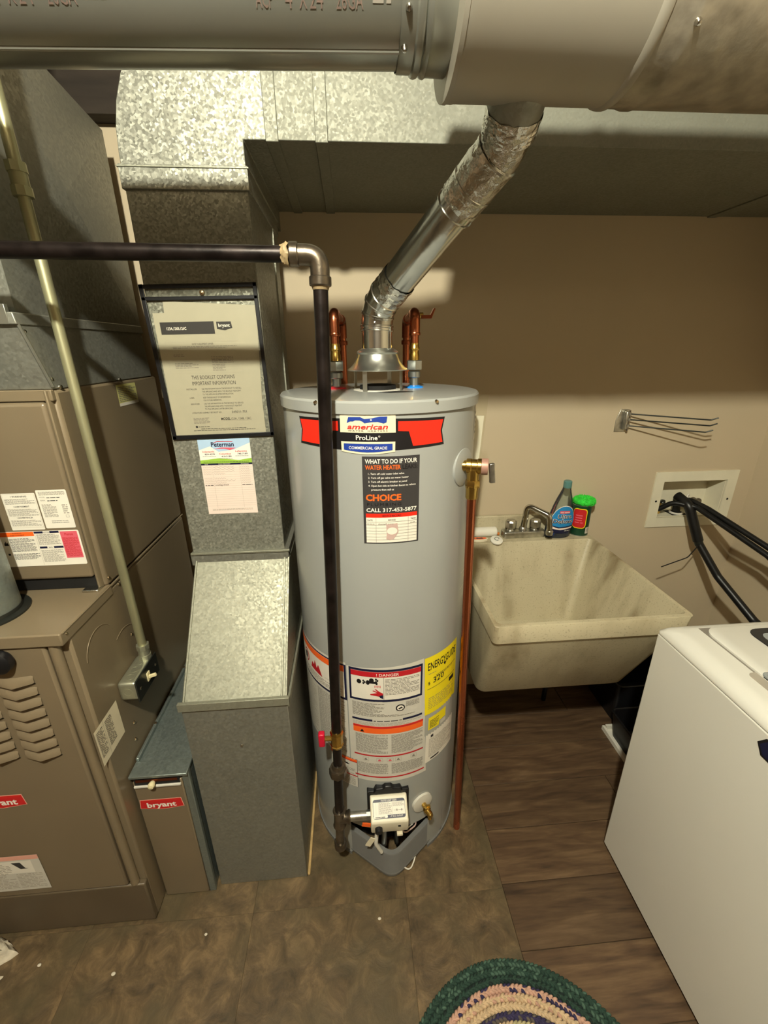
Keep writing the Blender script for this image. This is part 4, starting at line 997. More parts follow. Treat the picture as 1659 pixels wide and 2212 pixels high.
for t, n_, x, y in (('Indianapolis', '859-4270', 0.024, 0.036), ('Columbus', '418-5180', 0.066, 0.0425), ('Lafayette', '746-7189', 0.108, 0.036)):
    L.text(t, x, CH-y, 0.0042, 'ink_redbadge', 5, 'c', 0.030, bold=0.01); L.text(n_, x+0.003, CH-y-0.007, 0.004, 'ink_navy', 5, 'c', 0.026, bold=0.015); L.fine(x-0.016, CH-y-0.0125, x+0.018, CH-y-0.009, 0.0032, 'ink_grey', 5, seed=60, ragged=False)
L.fine(0.008, CH-0.0635, 0.125, CH-0.0598, 0.0034, 'ink_charcoal', 6, seed=61, ragged=False)
L.rect(0, CH-0.0705, CW, CH-0.0655, 'ink_navy', 2)
for t, x in (('DATE', 0.014), ('WORK PERFORMED', 0.06), ('TECHNICIAN', 0.113)): L.text(t, x, CH-0.0693, 0.0024, 'ink_white', 3, 'c')
for k in range(18): L.rect(0.002, CH-0.078-0.0063*k, CW-0.002, CH-0.0777-0.0063*k, 'ink_light', 2)
for x in (0.0265, 0.098): L.rect(x, 0.018, x+0.0004, CH-0.0705, 'ink_light', 2)
for k in range(8):
    y = CH-0.0768-0.0063*k
    for x, wd in ((0.003, 0.021), (0.029, 0.055 if k < 3 or k == 6 else 0.03), (0.100, 0.024)):
        if k != 4 or x > 0.09:
            pts = [(x+wd*q/16, y+0.0016+0.0016*sin(q*1.9+k+x*90)) for q in range(17)]
            L.poly(pts+[(a, b-0.0006) for a, b in pts[::-1]], 'ink_grey', 3)
y = CH-0.0768-0.0063*8
L.fine(0.003, y, 0.025, y+0.004, 0.0052, 'ink_black', 3, seed=94); L.text('cooling check', 0.029, y, 0.004, 'ink_black', 3, w=0.036, bold=0.01); L.fine(0.100, y, 0.127, y+0.004, 0.0052, 'ink_black', 3, seed=95)
L.fine(0.012, 0.009, 0.12, 0.016, 0.0038, 'ink_light', 3, seed=62, ragged=False)
L.build('service_card', None, origin=(-0.333, DY, 1.1385), label='paper service record card with sky blue header on the tall duct', cat='card')

# ================================================================ FURNACE
SX = -0.622; FX0 = -1.175
fu = thing('furnace', 'brown steel furnace cabinet with louvred lower door at the left', 'furnace', (-0.9, 1.15, 0))
LT = 1.012
B('lower_cabinet', 'tan_steel', (FX0, 0.816, 0.0, SX, 1.50, LT-0.012), fu, 0.006)
B('top_ledge', 'tan_steel', (FX0-0.002, 0.792, LT-0.030, SX+0.002, 1.0, LT), fu, 0.003)
dr = B('lower_door', 'tan_door', (FX0+0.03, 0.798, 0.172, -0.664, 0.818, LT-0.031), fu, 0.006)
MB().tube([(-0.650, 0.808, 0.17), (-0.650, 0.808, LT-0.032)], 0.011, 14).build('corner_post', 'tan_steel', fu)
B('post_gap', 'cavity_black', (-0.6635, 0.812, 0.17, -0.6605, 0.820, LT-0.032), fu)
B('base_rail', 'tan_dark', (FX0, 0.800, 0.006, SX, 0.818, 0.168), fu, 0.004)
B('seal_gap', 'cavity_black', (FX0+0.01, 0.815, 0.0, SX-0.006, 0.83, 0.006), fu)
uc = B('upper_cabinet', 'tan_steel', (FX0, 0.990, LT-0.002, SX, 1.50, 1.487), fu, 0.008)
B('upper_door', 'tan_door', (FX0+0.03, 0.974, LT+0.033, -0.640, 0.992, 1.462), fu, 0.008, seg=3)
B('door_gap', 'cavity_black', (FX0+0.03, 0.984, LT+0.002, -0.637, 0.9915, LT+0.032), fu)
MB().prism([(-0.638, 0.976), (-0.632, 0.974), (-0.630, 0.982), (-0.630, 0.992), (-0.638, 0.992)], 'z', LT, 1.486).build('corner_post', 'tan_steel', fu, 0.002)
B('top_rail', 'tan_steel', (FX0, 0.980, 1.464, SX-0.002, 0.992, 1.487), fu, 0.002)
B('foil_scrap', 'foil_tape', (-0.668, 0.960, LT, -0.630, 0.985, LT+0.006), fu, 0.002)
MB().tube([(SX+0.0008, 0.80, LT-0.004), (SX+0.0008, 1.50, LT-0.004)], 0.0022, 8).build('side_seam', 'tan_steel', fu)
MB().lathe([(0, 0.003), (0.003, 0.003), (0.0045, 0)], (-0.742, 0.980, 1.477), (0, -1, 0), 10).build('screw', 'screw_metal', fu)
for y, z in ((1.033, 0.992), (0.812, LT-0.012), (1.032, 0.836), (0.943, 0.612), (0.93, 0.566), (1.00, 1.03)):
    MB().lathe([(0, 0.003), (0.003, 0.003), (0.0048, 0)], (SX, y, z), (1, 0, 0), 10).build('screw', 'screw_metal', fu)
# knockouts on the side: raised ring lines
for cy, cz, r in ((0.905, 0.885, 0.06), (1.0, 0.80, 0.075)):
    pts = [(SX+0.0002, cy+r*cos(2*pi*k/40), cz+r*sin(2*pi*k/40)) for k in range(41)]
    MB().tube(pts[2:20] if r < 0.07 else pts[4:14], 0.0011, 6).build('knockout_ring', 'tan_steel', fu)
# louvers, pressed bent slats
def louver(x0, x1, z):
    mb = MB(); xm = (x0+x1)/2; y = 0.798
    cols = [(x0, 0.0025), (x0+0.004, 0.0065), (xm, 0.0155), (x1-0.004, 0.0065), (x1, 0.0025)]
    top = [(x, y+0.0005, z+0.021-(0.004 if x == xm else 0)) for x, p in cols]; mid_ = [(x, y-p*0.85, z+0.013-(0.004 if x == xm else 0)) for x, p in cols]
    lip = [(x, y-p, z+0.003-(0.004 if x == xm else 0)) for x, p in cols]; back_ = [(x, y+0.0005, z-0.003-(0.004 if x == xm else 0)) for x, p in cols]
    n = len(cols); mb.add(top+mid_+lip, [(i, i+1, n+i+1, n+i) for i in range(n-1)]+[(n+i, n+i+1, 2*n+i+1, 2*n+i) for i in range(n-1)])
    mb.mat(1); mb.add(lip+back_, [(i, i+1, n+i+1, n+i) for i in range(n-1)])
    return mb
proto = louver(-0.785, -0.706, 0.887).build('louver', ['tan_door', 'cavity_black'], dr, recalc=False, smooth=50)
for cx in (0, -0.093, -0.186):
    for k in range(8):
        if cx == 0 and k == 0: continue
        dup(proto, dr, proto.location+Vector((cx, 0, -0.0302*k)))
kn = MB().lathe([(0, 0.026), (0.018, 0.025), (0.026, 0.019), (0.027, 0.006), (0.022, 0)], (-0.752, 0.798, 0.955), (0, -1, 0), 24).build('door_knob', 'black_plastic', dr)
def badge(parent, x0, z0, wd, h, y, name='brand_badge'):
    L = Label(flat((x0, y, z0), (1, 0, 0), (0, 0, 1)), None, 0.0012)
    pts = [(0.004, h), (wd-0.004, h), (wd, h*0.18), (wd*0.5, 0), (0, h*0.18)]
    L.poly(pts, 'ink_badgetext', 0.3)
    inn = [(0.0055, h*0.95), (wd-0.0055, h*0.95), (wd-0.002, h*0.21), (wd*0.5, h*0.05), (0.002, h*0.21)]
    L.poly(inn, 'ink_red2', 0.6); L.poly([(0.006, h*0.78), (wd-0.006, h*0.78), (wd-0.004, h*0.25), (wd*0.5, h*0.11), (0.004, h*0.25)], 'ink_redbadge', 0.9)
    L.text('bryant', wd*0.5, h*0.28, h*0.42, 'ink_white', 1.2, 'c', wd*0.66, bold=0.03)
    return L.build(name, parent, label='red brand badge with white lettering')
badge(dr, -0.943, 0.515, 0.116, 0.044, 0.7965)
# labels on the furnace
fy = 0.9735
def flabel(x0, z0, wd, h, y=fy): return Label(flat((x0, y, z0), (1, 0, 0), (0, 0, 1)), None, 0.0003)
L = flabel(-0.787, 1.177, 0, 0); wd, h = 0.072, 0.089
L.rect(0, 0, wd, h, 'paper_white', 1, 0.002); L.frame(0.002, 0.006, wd-0.002, h-0.002, 0.0003, 'ink_light', 2)
for t, y in (('! WARNING', 0.0795), ('! AVERTISSEMENT', 0.0555), ('! ADVERTENCIA', 0.0285)): L.text(t, wd*0.5, y, 0.0036, 'ink_charcoal', 2, 'c', 0.034, bold=0.015)
for a, b, sd in ((0.0615, 0.077, 1), (0.035, 0.053, 2), (0.009, 0.026, 3)): L.fine(0.004, a, wd-0.004, b, 0.003, 'ink_grey', 2, seed=70+sd)
L.build('warning_sticker', fu)
L = flabel(-0.712, 1.179, 0, 0); wd, h = 0.0655, 0.093
L.rect(0, 0, wd, h, 'paper_white', 1, 0.003)
L.fine(0.005, 0.081, wd-0.004, 0.090, 0.003, 'ink_grey', 2, seed=75); L.text('MODEL', 0.005, 0.0745, 0.0026, 'ink_grey', 2); L.fine(0.02, 0.0738, 0.05, 0.0775, 0.005, 'ink_black', 2, seed=96, ragged=False); L.text('SERIAL', 0.005, 0.067, 0.0026, 'ink_grey', 2); L.fine(0.02, 0.0663, 0.042, 0.070, 0.005, 'ink_black', 2, seed=97, ragged=False)
L.fine(0.005, 0.026, 0.035, 0.060, 0.0036, 'ink_grey', 2, seed=76).fine(0.048, 0.034, 0.060, 0.060, 0.0065, 'ink_grey', 2, seed=77)
L.text('ENGINEERED IN USA', 0.035, 0.017, 0.0026, 'ink_charcoal', 2, 'c', 0.036); L.text('ASSEMBLED IN MEXICO', 0.035, 0.0125, 0.0026, 'ink_charcoal', 2, 'c', 0.038)
L.frame(0.051, 0.026, 0.058, 0.032, 0.0005, 'ink_grey', 2)
L.build('rating_sticker', fu)
L = flabel(-0.822, 1.084, 0, 0); wd, h = 0.178, 0.0895
L.rect(0, 0, wd, h, 'paper_white', 1, 0.004)
L.rect(0.001, h-0.012, 0.078, h-0.001, 'ink_orange', 2); L.text('! WARNING', 0.04, h-0.0056, 0.003, 'ink_black', 3, 'c'); L.text('! AVERTISSEMENT', 0.04, h-0.0105, 0.003, 'ink_black', 3, 'c')
L.poly([(0.006, 0.055), (0.016, 0.055), (0.0145, 0.064), (0.0125, 0.060), (0.0105, 0.067), (0.009, 0.061), (0.0075, 0.063)], 'ink_black', 2); L.rect(0.008, 0.030, 0.013, 0.035, 'ink_black', 2)
L.fine(0.020, 0.038, 0.075, 0.074, 0.0036, 'ink_charcoal', 2, seed=80).fine(0.020, 0.018, 0.078, 0.035, 0.0036, 'ink_charcoal', 2, seed=81)
L.rect(0.080, 0.002, 0.0804, h-0.002, 'ink_light', 2)
L.rect(0.079, h-0.006, 0.134, h-0.001, 'ink_navy', 2); L.rect(0.082, 0.045, 0.135, 0.050, 'ink_navy', 2)
for t, y in (('NOTICE', h-0.0052), ('AVIS', 0.0458)): L.rect(0.099, y-0.0005, 0.114, y+0.0042, 'paper_white', 3); L.text(t, 0.1065, y, 0.003, 'ink_navy', 4, 'c')
L.fine(0.083, 0.053, 0.132, 0.082, 0.0033, 'ink_grey', 2, seed=82).fine(0.083, 0.010, 0.132, 0.042, 0.0033, 'ink_grey', 2, seed=83)
L.rect(0.136, 0.018, 0.174, h-0.003, 'ink_pink', 2); L.text('Puron', 0.155, h-0.013, 0.0055, 'ink_darkred', 3, 'c', bold=0.015)
L.fine(0.138, 0.022, 0.172, h-0.017, 0.0035, 'ink_darkred', 3, seed=84)
L.build('refrigerant_sticker', fu)
L = Label(flat((-1.02, 0.7965, 0.200), (1, 0, 0), (0, 0, 1)), None, 0.0003)
L.rect(0, 0, 0.162, 0.138, 'paper_grey', 1); L.rect(0, 0.122, 0.162, 0.138, 'ink_badgetext', 2)
L.rect(0.05, 0.07, 0.14, 0.118, 'paper_white', 2); L.poly([(0.09, 0.112), (0.112, 0.112), (0.120, 0.09), (0.128, 0.088), (0.108, 0.086)], 'ink_charcoal', 3)
L.fine(0.004, 0.008, 0.085, 0.112, 0.008, 'ink_light', 3, seed=85).fine(0.09, 0.008, 0.155, 0.07, 0.008, 'ink_light', 3, seed=86)
L.build('start_up_sticker', dr)
L = Label(flat((SX, 0.797, 0.627), (0, 1, 0), (0, 0, 1)), None, 0.0003)
L.rect(0, 0, 0.102, 0.106, 'paper_cream', 1); L.rect(0.036, 0.0, 0.0366, 0.106, 'ink_grey', 2)
L.fine(0.005, 0.02, 0.033, 0.098, 0.0065, 'ink_charcoal', 2, seed=87).fine(0.042, 0.02, 0.07, 0.098, 0.0065, 'ink_charcoal', 2, seed=88)
L.build('barcode_sticker', fu)
L = Label(flat((SX, 1.24, 1.421), (0, 1, 0), (0, 0, 1)), None, 0.0003)
L.rect(0, 0, 0.11, 0.056, 'pale_green', 1, 0.003); L.fine(0.005, 0.010, 0.105, 0.052, 0.0062, 'ink_grey', 2, seed=89); L.rect(0.0, 0.0, 0.11, 0.008, 'paper_white', 2)
L.build('wiring_sticker', fu)
# vent pipe out of the ledge
vp_ = thing('furnace_vent', 'vertical round galvanised vent pipe standing on the furnace ledge', 'vent pipe', (-0.832, 0.885, LT))
MB().lathe([(0.082, 0.0), (0.082, 0.004), (0.068, 0.006), (0.067, 0.014)], (-0.832, 0.885, LT), n=40, cap=False).build('flange', 'plate_dark', vp_)
MB().cyl((-0.832, 0.885, LT), (-0.832, 0.885, 1.86), 0.066, n=48).build('pipe', 'galv_blue', vp_)
MB().tube(fillet([(-0.832, 0.885, 1.83), (-0.832, 0.885, 1.95), (-0.80, PY, PZ-0.02)], 0.08, 6), 0.067, 40).build('elbow', 'galv_blue', vp_)

# ================================================================ SUPPLY PLENUM
pl = thing('supply_plenum', 'dull galvanised plenum duct sitting on top of the brown furnace', 'duct', (-0.9, 1.25, 1.487))
def quadbox(x0, x1, y0, y1, z0, X0, X1, Y0, Y1, z1):
    return MB().loft([[(x0, y0, z0), (x1, y0, z0), (x1, y1, z0), (x0, y1, z0)], [(X0, Y0, z1), (X1, Y0, z1), (X1, Y1, z1), (X0, Y1, z1)]])
quadbox(FX0, SX-0.002, 0.990, 1.475, 1.487, FX0, -0.640, 0.962, 1.50, 1.622).build('transition', 'galv_grey', pl, 0.002)
quadbox(FX0-0.004, -0.636, 0.955, 1.506, 1.612, FX0-0.004, -0.640, 0.957, 1.510, 1.634).build('flange', 'galv_grey', pl, 0.002)
fm = MB()
YA, YC, ZA, ZC, XP = 0.985, 1.53, 1.628, 2.13, -0.652
# right face pressed with a shallow cross break
fm.add([(XP, YA, ZA), (XP, YC, ZA), (XP, YC, ZC), (XP, YA, ZC+0.06), (XP+0.012, (YA+YC)/2, (ZA+ZC)/2+0.03)], [(0, 1, 4), (1, 2, 4), (2, 3, 4), (3, 0, 4)])
fm.add([(FX0, YA, ZA), (XP, YA, ZA), (XP, YA, ZC+0.06), (FX0, YA, ZC+0.06)], [(0, 1, 2, 3)])
fm.add([(FX0, YC, ZA), (XP, YC, ZA), (XP, YC, ZC), (FX0, YC, ZC)], [(3, 2, 1, 0)])
fm.add([(FX0, YA, ZC+0.06), (XP, YA, ZC+0.06), (XP, YC, ZC), (FX0, YC, ZC)], [(0, 1, 2, 3)])
fm.add([(FX0, YA, ZA), (FX0, YC, ZA), (FX0, YC, ZC), (FX0, YA, ZC+0.06)], [(3, 2, 1, 0)])
fm.build('upper_plenum', 'galv_grey', pl, smooth=2, recalc=False)
MB().tube([(-0.624, 0.990, 1.492), (-0.640, 0.9615, 1.618)], 0.0035, 8).build('corner_seam', 'galv_smooth', pl)
for p in ((-0.640, 0.975, 1.600), (-0.628, 0.998, 1.508), (-0.622, 1.012, 1.491), (-0.623, 1.27, 1.490)):
    MB().lathe([(0, 0.004), (0.0035, 0.003), (0.0048, -0.001)], p, (1, -0.2, 0), 10).build('screw', 'chrome', pl)
MB().box(-0.700, 0.955, 1.612, -0.650, 0.965, 1.648).build('patch_strip', 'galv_smooth', pl, 0.001)

# ================================================================ CONDUIT AND SWITCH BOX
sb_ = thing('switch_box', 'small metal switch box with ivory toggle on the furnace side', 'switch', (-0.6, 0.985, 0.69))
bx = B('box', 'box_metal', (SX, 0.915, 0.712, -0.574, 1.030, 0.768), sb_, 0.009, seg=4)
B('cover_plate', 'plate_dark', (-0.575, 0.911, 0.708, -0.571, 1.034, 0.772), sb_, 0.0015)
for k in range(3):
    MB().lathe([(0.0115, 0.0), (0.0115, 0.0008), (0.0098, 0.0008), (0.0098, 0)], (-0.598, 0.940+0.029*k, 0.7678), n=20, cap=False).build('knockout', 'box_metal', bx)
MB().lathe([(0.0115, 0.0), (0.0115, 0.0008), (0.0098, 0.0008), (0.0098, 0)], (-0.598, 0.9155, 0.740), (0, -1, 0), n=20, cap=False).build('knockout', 'box_metal', bx)
MB().obox((-0.560, 0.972, 0.742), (0.022, 0.007, 0.009), Matrix.Rotation(R_(-18), 3, 'Y')).box(-0.572, 0.964, 0.728, -0.568, 0.980, 0.754).build('toggle', 'ivory', sb_, 0.0015)
for y in (0.928, 1.018): MB().lathe([(0, 0.002), (0.0035, 0.0015), (0.004, 0)], (-0.571, y, 0.740), (1, 0, 0), 8).build('plate_screw', 'chrome', sb_)
cd = thing('electrical_conduit', 'thin greenish metal conduit rising from the switch box to the ceiling', 'conduit', (-0.590, 1.014, 0.77))
ca, cb_ = Vector((-0.590, 1.014, 0.770)), Vector((-0.598, 1.015, 1.862)); cc_ = Vector((-0.604, 1.022, CZ))
MB().tube([ca, cb_, cc_], 0.0108, 16).build('tube', 'conduit', cd)
MB().tube([ca+Vector((0, 0, -0.004)), ca+Vector((0, 0, 0.012))], 0.0165, 8).build('lock_nut', 'box_metal', cd, smooth=20)
MB().tube([ca+Vector((0, 0, 0.012)), ca+Vector((0, 0, 0.03))], 0.0145, 12).build('connector', 'box_metal', cd)
MB().tube([ca+Vector((0, 0, 0.03)), ca+Vector((0, 0, 0.044))], 0.0165, 8).build('gland_nut', 'box_metal', cd, smooth=20)
q = cb_
MB().tube([q+Vector((0, 0, -0.028)), q+Vector((0, 0, -0.012))], 0.0175, 8).build('coupling_nut', 'conduit', cd, smooth=20)
MB().tube([q+Vector((0, 0, -0.012)), q+Vector((0, 0, 0.010))], 0.0150, 16).build('coupling', 'conduit', cd)
MB().tube([q+Vector((0, 0, 0.010)), q+Vector((0, 0, 0.026))], 0.0172, 8).build('coupling_nut', 'conduit', cd, smooth=20)

# ================================================================ FILTER CABINET
fc = thing('filter_cabinet', 'narrow air filter cabinet with brown door and red badge beside the duct boot', 'cabinet', (-0.545, 1.1, 0))
B('body', 'galv_blue', (-0.6175, 0.872, 0.0, -0.470, 1.42, 0.514), fc, 0.002)
B('door', 'tan_door', (-0.614, 0.858, 0.006, -0.487, 0.873, 0.490), fc, 0.003)
B('side_rail', 'galv_blue', (-0.487, 0.862, 0.0, -0.468, 0.876, 0.510), fc, 0.002)
B('top_lip', 'galv_blue', (-0.6175, 0.852, 0.508, -0.468, 0.900, 0.5165), fc, 0.0015)
B('left_rail', 'galv_blue', (-0.6175, 0.90, 0.514, -0.609, 1.42, 0.526), fc, 0.002)
B('slot_opening', 'cavity_black', (-0.609, 0.8575, 0.478, -0.492, 0.8605, 0.4995), fc)
B('slot_strip', 'copper_dark', (-0.605, 0.8565, 0.490, -0.497, 0.8582, 0.4985), fc)
B('slot_ledge', 'paper_grey', (-0.611, 0.853, 0.473, -0.490, 0.859, 0.479), fc, 0.001)
MB().lathe([(0, 0.020), (0.007, 0.018), (0.009, 0.012), (0.007, 0.004), (0.004, 0)], (-0.560, 0.858, 0.490), (0, -1, 0), 16).build('latch_knob', 'ivory', fc)
badge(fc, -0.612, 0.384, 0.117, 0.041, 0.8568)
for y in (1.02, 1.26): MB().lathe([(0, 0.004), (0.0035, 0.003), (0.0048, 0)], (-0.612, y, 0.526), (0, 0, 1), 8).build('screw', 'chrome', fc)

# ================================================================ LAUNDRY SINK
SZ = 0.82
sk_ = thing('laundry_sink', 'deep cream laundry sink with stained basin against the wall', 'sink', (0.68, 1.32, 0.0))
def rr3(x0, x1, y0, y1, z, r): return [(x, y, z) for x, y in rrect(x0, x1, y0, y1, r, 6)]
rings = [rr3(0.402, 0.912, 1.135, 1.50, 0.448, 0.03), rr3(0.396, 0.922, 1.122, 1.51, 0.462, 0.035), rr3(0.390, 0.972, 1.004, 1.62, 0.754, 0.022),
         rr3(0.387, 0.978, 0.996, 1.640, 0.757, 0.016), rr3(0.385, 0.985, 0.990, 1.645, 0.8185, 0.014), rr3(0.386, 0.984, 0.991, 1.645, SZ, 0.014),
         rr3(0.398, 0.972, 1.004, 1.546, SZ, 0.016), rr3(0.400, 0.970, 1.007, 1.543, SZ-0.005, 0.018), rr3(0.424, 0.890, 1.140, 1.478, 0.485, 0.035), rr3(0.45, 0.87, 1.16, 1.45, 0.475, 0.03)]
MB().loft(rings).build('basin', 'sink_stone', sk_, smooth=40)
MB().box(0.40, 1.628, SZ-0.005, 0.885, 1.646, 0.902).build('splash_back', 'sink_stone', sk_, 0.004)
MB().lathe([(0.030, -0.001), (0.030, 0.003), (0.022, 0.003), (0.018, 0.0)], (0.645, 1.28, 0.475), n=24).build('drain_ring', 'chrome_dull', sk_)
MB().tube(fillet([(0.645, 1.30, 0.46), (0.645, 1.30, 0.38), (0.645, 1.42, 0.35), (0.645, 1.64, 0.39)], 0.05), 0.02, 16).build('drain_pipe', 'black_plastic', sk_)
MB().ball((0.52, 1.148, 0.444), 0.008, 10, 6).build('leg_bolt', 'brass', sk_)
for x, y, X, Y in ((0.45, 1.45, 0.43, 1.52), (0.835, 1.45, 0.86, 1.52)):
    MB().tube([(x, y, 0.46), (X, Y, 0.001)], 0.011, 10).build('leg', 'black_plastic', sk_)
# faucet
fa = thing('faucet', 'two handle chrome faucet with bent spout on the sink ledge', 'faucet', (0.70, 1.598, SZ))
MB().prism(rrect(0.612, 0.792, 1.575, 1.622, 0.012), 'z', SZ-0.001, SZ+0.028).build('base', 'chrome_dull', fa, 0.005, 3)
MB().lathe([(0.017, 0.0), (0.015, 0.012), (0.012, 0.016)], (0.700, 1.598, SZ+0.027), n=20).build('spout_base', 'chrome_dull', fa)
sp = fillet([(0.700, 1.598, SZ+0.03), (0.706, 1.594, SZ+0.140), (0.776, 1.535, SZ+0.112), (0.782, 1.530, SZ+0.040)], 0.022, 6)
MB().tube(sp, 0.0118, 16).build('spout', 'chrome', fa)
MB().lathe([(0.0135, 0.0), (0.0145, 0.004), (0.0145, 0.016), (0.0115, 0.020)], (0.782, 1.530, SZ+0.032), n=16).build('aerator', 'chrome_dull', fa)
for x in (0.648, 0.752):
    MB().lathe([(0.015, 0.0), (0.011, 0.008), (0.011, 0.016)], (x, 1.602, SZ+0.027), n=16).build('handle_stem', 'chrome_dull', fa)
    MB().lathe([(0.010, 0.014), (0.0205, 0.018), (0.0225, 0.026), (0.0225, 0.044), (0.019, 0.050), (0, 0.051)], (x, 1.602, SZ+0.022), n=10).build('handle', 'chrome_dull', fa, smooth=20)
# dish soap bottle
so = thing('soap_bottle', 'clear dish soap bottle with blue soap and teal cap on the sink ledge', 'bottle', (0.842, 1.585, SZ))
def ell(cx, cy, rx, ry, z, n=28): return [(cx+rx*cos(2*pi*k/n), cy+ry*sin(2*pi*k/n), z) for k in range(n)]
prof_b = [(0.0, 0.044, 0.026), (0.004, 0.0475, 0.029), (0.03, 0.0490, 0.030), (0.07, 0.0475, 0.029), (0.105, 0.042, 0.027), (0.135, 0.036, 0.025), (0.165, 0.028, 0.022), (0.19, 0.020, 0.018), (0.205, 0.0155, 0.0155), (0.214, 0.0145, 0.0145)]
prof_b = [(h, a*1.13, b) for h, a, b in prof_b]
tilt = lambda h: 0.842+0.016*h/0.2
MB().loft([ell(tilt(h), 1.585, a, b, SZ+h) for h, a, b in prof_b]).build('bottle', 'clear_plastic', so)
MB().loft([ell(tilt(h), 1.585, a-0.0025, b-0.0025, SZ+h) for h, a, b in ((0.002, 0.0497, 0.027), (0.006, 0.0533, 0.029), (0.03, 0.055, 0.030), (0.040, 0.0547, 0.030))]).build('liquid_soap', 'soap_blue', so)
MB().lathe([(0.0155, 0.0), (0.0165, 0.003), (0.0160, 0.026), (0.013, 0.029), (0, 0.029)], (tilt(0.212), 1.585, SZ+0.212), n=20).build('cap', 'cap_teal', so)
def bmap(x, y, e):
    rr = 0.0545 if y < 0.08 else 0.0545-(y-0.08)*0.16
    rx, ry = rr+e*1.4+0.0006, 0.0300+e*1.4+0.0006-(max(0, y-0.08)*0.1)
    a = -pi/2+x/0.042
    return Vector((tilt(y)+rx*cos(a), 1.585+ry*sin(a), SZ+y))
L = Label(bmap, 0.006, 0.0005)
oval = [(0.044*cos(2*pi*k/28), 0.080+0.062*sin(2*pi*k/28)*(1 if sin(2*pi*k/28) > 0 else 0.9)) for k in range(28)]
L.poly(oval, 'ink_white', 1); L.poly([(x*0.95, 0.08+(y-0.08)*0.96) for x, y in oval], 'ink_cyan', 2)
L.rect(-0.018, 0.110, 0.018, 0.121, 'ink_pink', 3, 0.003); L.fine(-0.015, 0.112, 0.015, 0.119, 0.008, 'ink_white', 4, seed=98, ragged=False)
for lay, mt_, bo in ((4, 'ink_white', 0.05), (5, 'ink_navy', 0.012)):
    L.text('Ultra', 0.002, 0.090, 0.0155, mt_, lay, 'c', 0.044 if lay == 5 else 0.047, bold=bo); L.text('Deluxe', -0.001, 0.070, 0.0155, mt_, lay, 'c', 0.062 if lay == 5 else 0.065, bold=bo)
L.poly([(-0.040, 0.060), (-0.01, 0.052), (0.041, 0.058), (0.036, 0.040), (0.024, 0.028), (0, 0.024), (-0.022, 0.027), (-0.036, 0.040)], 'ink_navy', 3)
L.poly([(-0.038, 0.056), (-0.012, 0.047), (0.038, 0.052), (0.034, 0.046), (-0.006, 0.040), (-0.034, 0.045)], 'paper_pink', 4)
L.fine(0.008, 0.034, 0.028, 0.039, 0.006, 'ink_white', 4, seed=99, ragged=False)
L.build('bottle_label', so, label='blue oval bottle label')
# cleanser can and scrubber
ca_ = thing('cleanser_can', 'dark green cleanser can with red label on the sink ledge corner', 'can', (0.946, 1.605, SZ))
MB().lathe([(0.0, 0), (0.0365, 0.0), (0.0375, 0.002), (0.0375, 0.132), (0.036, 0.134), (0.0, 0.134)], (0.946, 1.605, SZ), n=36).build('can_body', 'can_green', ca_)
for z in (0.0015, 0.1325): MB().lathe([(0.0372, -0.002), (0.0385, -0.001), (0.0385, 0.001), (0.0372, 0.002)], (0.946, 1.605, SZ+z), n=36, cap=False).build('rim', 'steel_nut', ca_)
def cmap(x, y, e):
    a = x/0.0377; return Vector((0.946+(0.0377+e)*sin(a), 1.605-(0.0377+e)*cos(a), SZ+y))
L = Label(cmap, 0.005, 0.0005)
L.rect(-0.050, 0.035, 0.006, 0.122, 'ink_yellow', 1, 0.014); L.rect(-0.049, 0.0385, 0.0025, 0.1185, 'ink_redbadge', 2, 0.012)
L.fine(-0.038, 0.055, -0.008, 0.10, 0.014, 'ink_pink', 3, seed=90)
L.rect(0.008, 0.012, 0.028, 0.040, 'paper_grey', 1); L.fine(0.010, 0.016, 0.026, 0.038, 0.006, 'ink_grey', 2, seed=91)
L.build('can_label', ca_)
rg = random.Random(3)
mb = MB().tube([(0.950+0.030*cos(2*pi*k/30), 1.602+0.030*sin(2*pi*k/30), SZ+0.147+0.001*sin(5*k)) for k in range(31)], [0.0138+rg.uniform(-0.0012, 0.0012) for k in range(31)], 16)
for k in range(420):
    a = rg.random()*2*pi; b = rg.random()*2*pi; rr = 0.030+0.013*cos(b)
    p = Vector((0.950+rr*cos(a), 1.602+rr*sin(a), SZ+0.147+0.013*sin(b))); nn = Vector((cos(a)*cos(b), sin(a)*cos(b), sin(b)))+Vector((rg.uniform(-1, 1), rg.uniform(-1, 1), rg.uniform(-1, 1)))*0.6
    mb.tube([p, p+nn.normalized()*0.0045], [0.0011, 0.0005], 4)
mb.build('scrubbing_pad', 'scrub_green', None, label='bright green scrubbing pad ring sitting on top of the can', cat='scrubber')
# little things left of the faucet
rl = thing('white_tube', 'white plastic tube lying on the sink ledge against the splash back', 'tube', (0.53, 1.612, SZ))
MB().tube([(0.44, 1.608, SZ+0.021), (0.586, 1.608, SZ+0.021), (0.590, 1.608, SZ+0.021)], [0.021, 0.021, 0.018], 24).build('tube_body', 'white_plastic', rl)
MB().tube([(0.590, 1.608, SZ+0.014), (0.603, 1.606, SZ+0.010)], 0.006, 10).build('tube_tip', 'orange_skin', rl)
tn = thing('soap_tin', 'flat oval tin with yellow label lying on the sink ledge', 'tin', (0.505, 1.566, SZ))
MB().prism([(0.505+0.038*cos(2*pi*k/28), 1.566+0.016*sin(2*pi*k/28)) for k in range(28)], 'z', SZ, SZ+0.012).build('tin_body', 'paper_cream', tn, 0.002)
L = Label(flat((0.505, 1.566, SZ+0.012), (1, 0, 0), (0, 1, 0)), None, 0.0003)
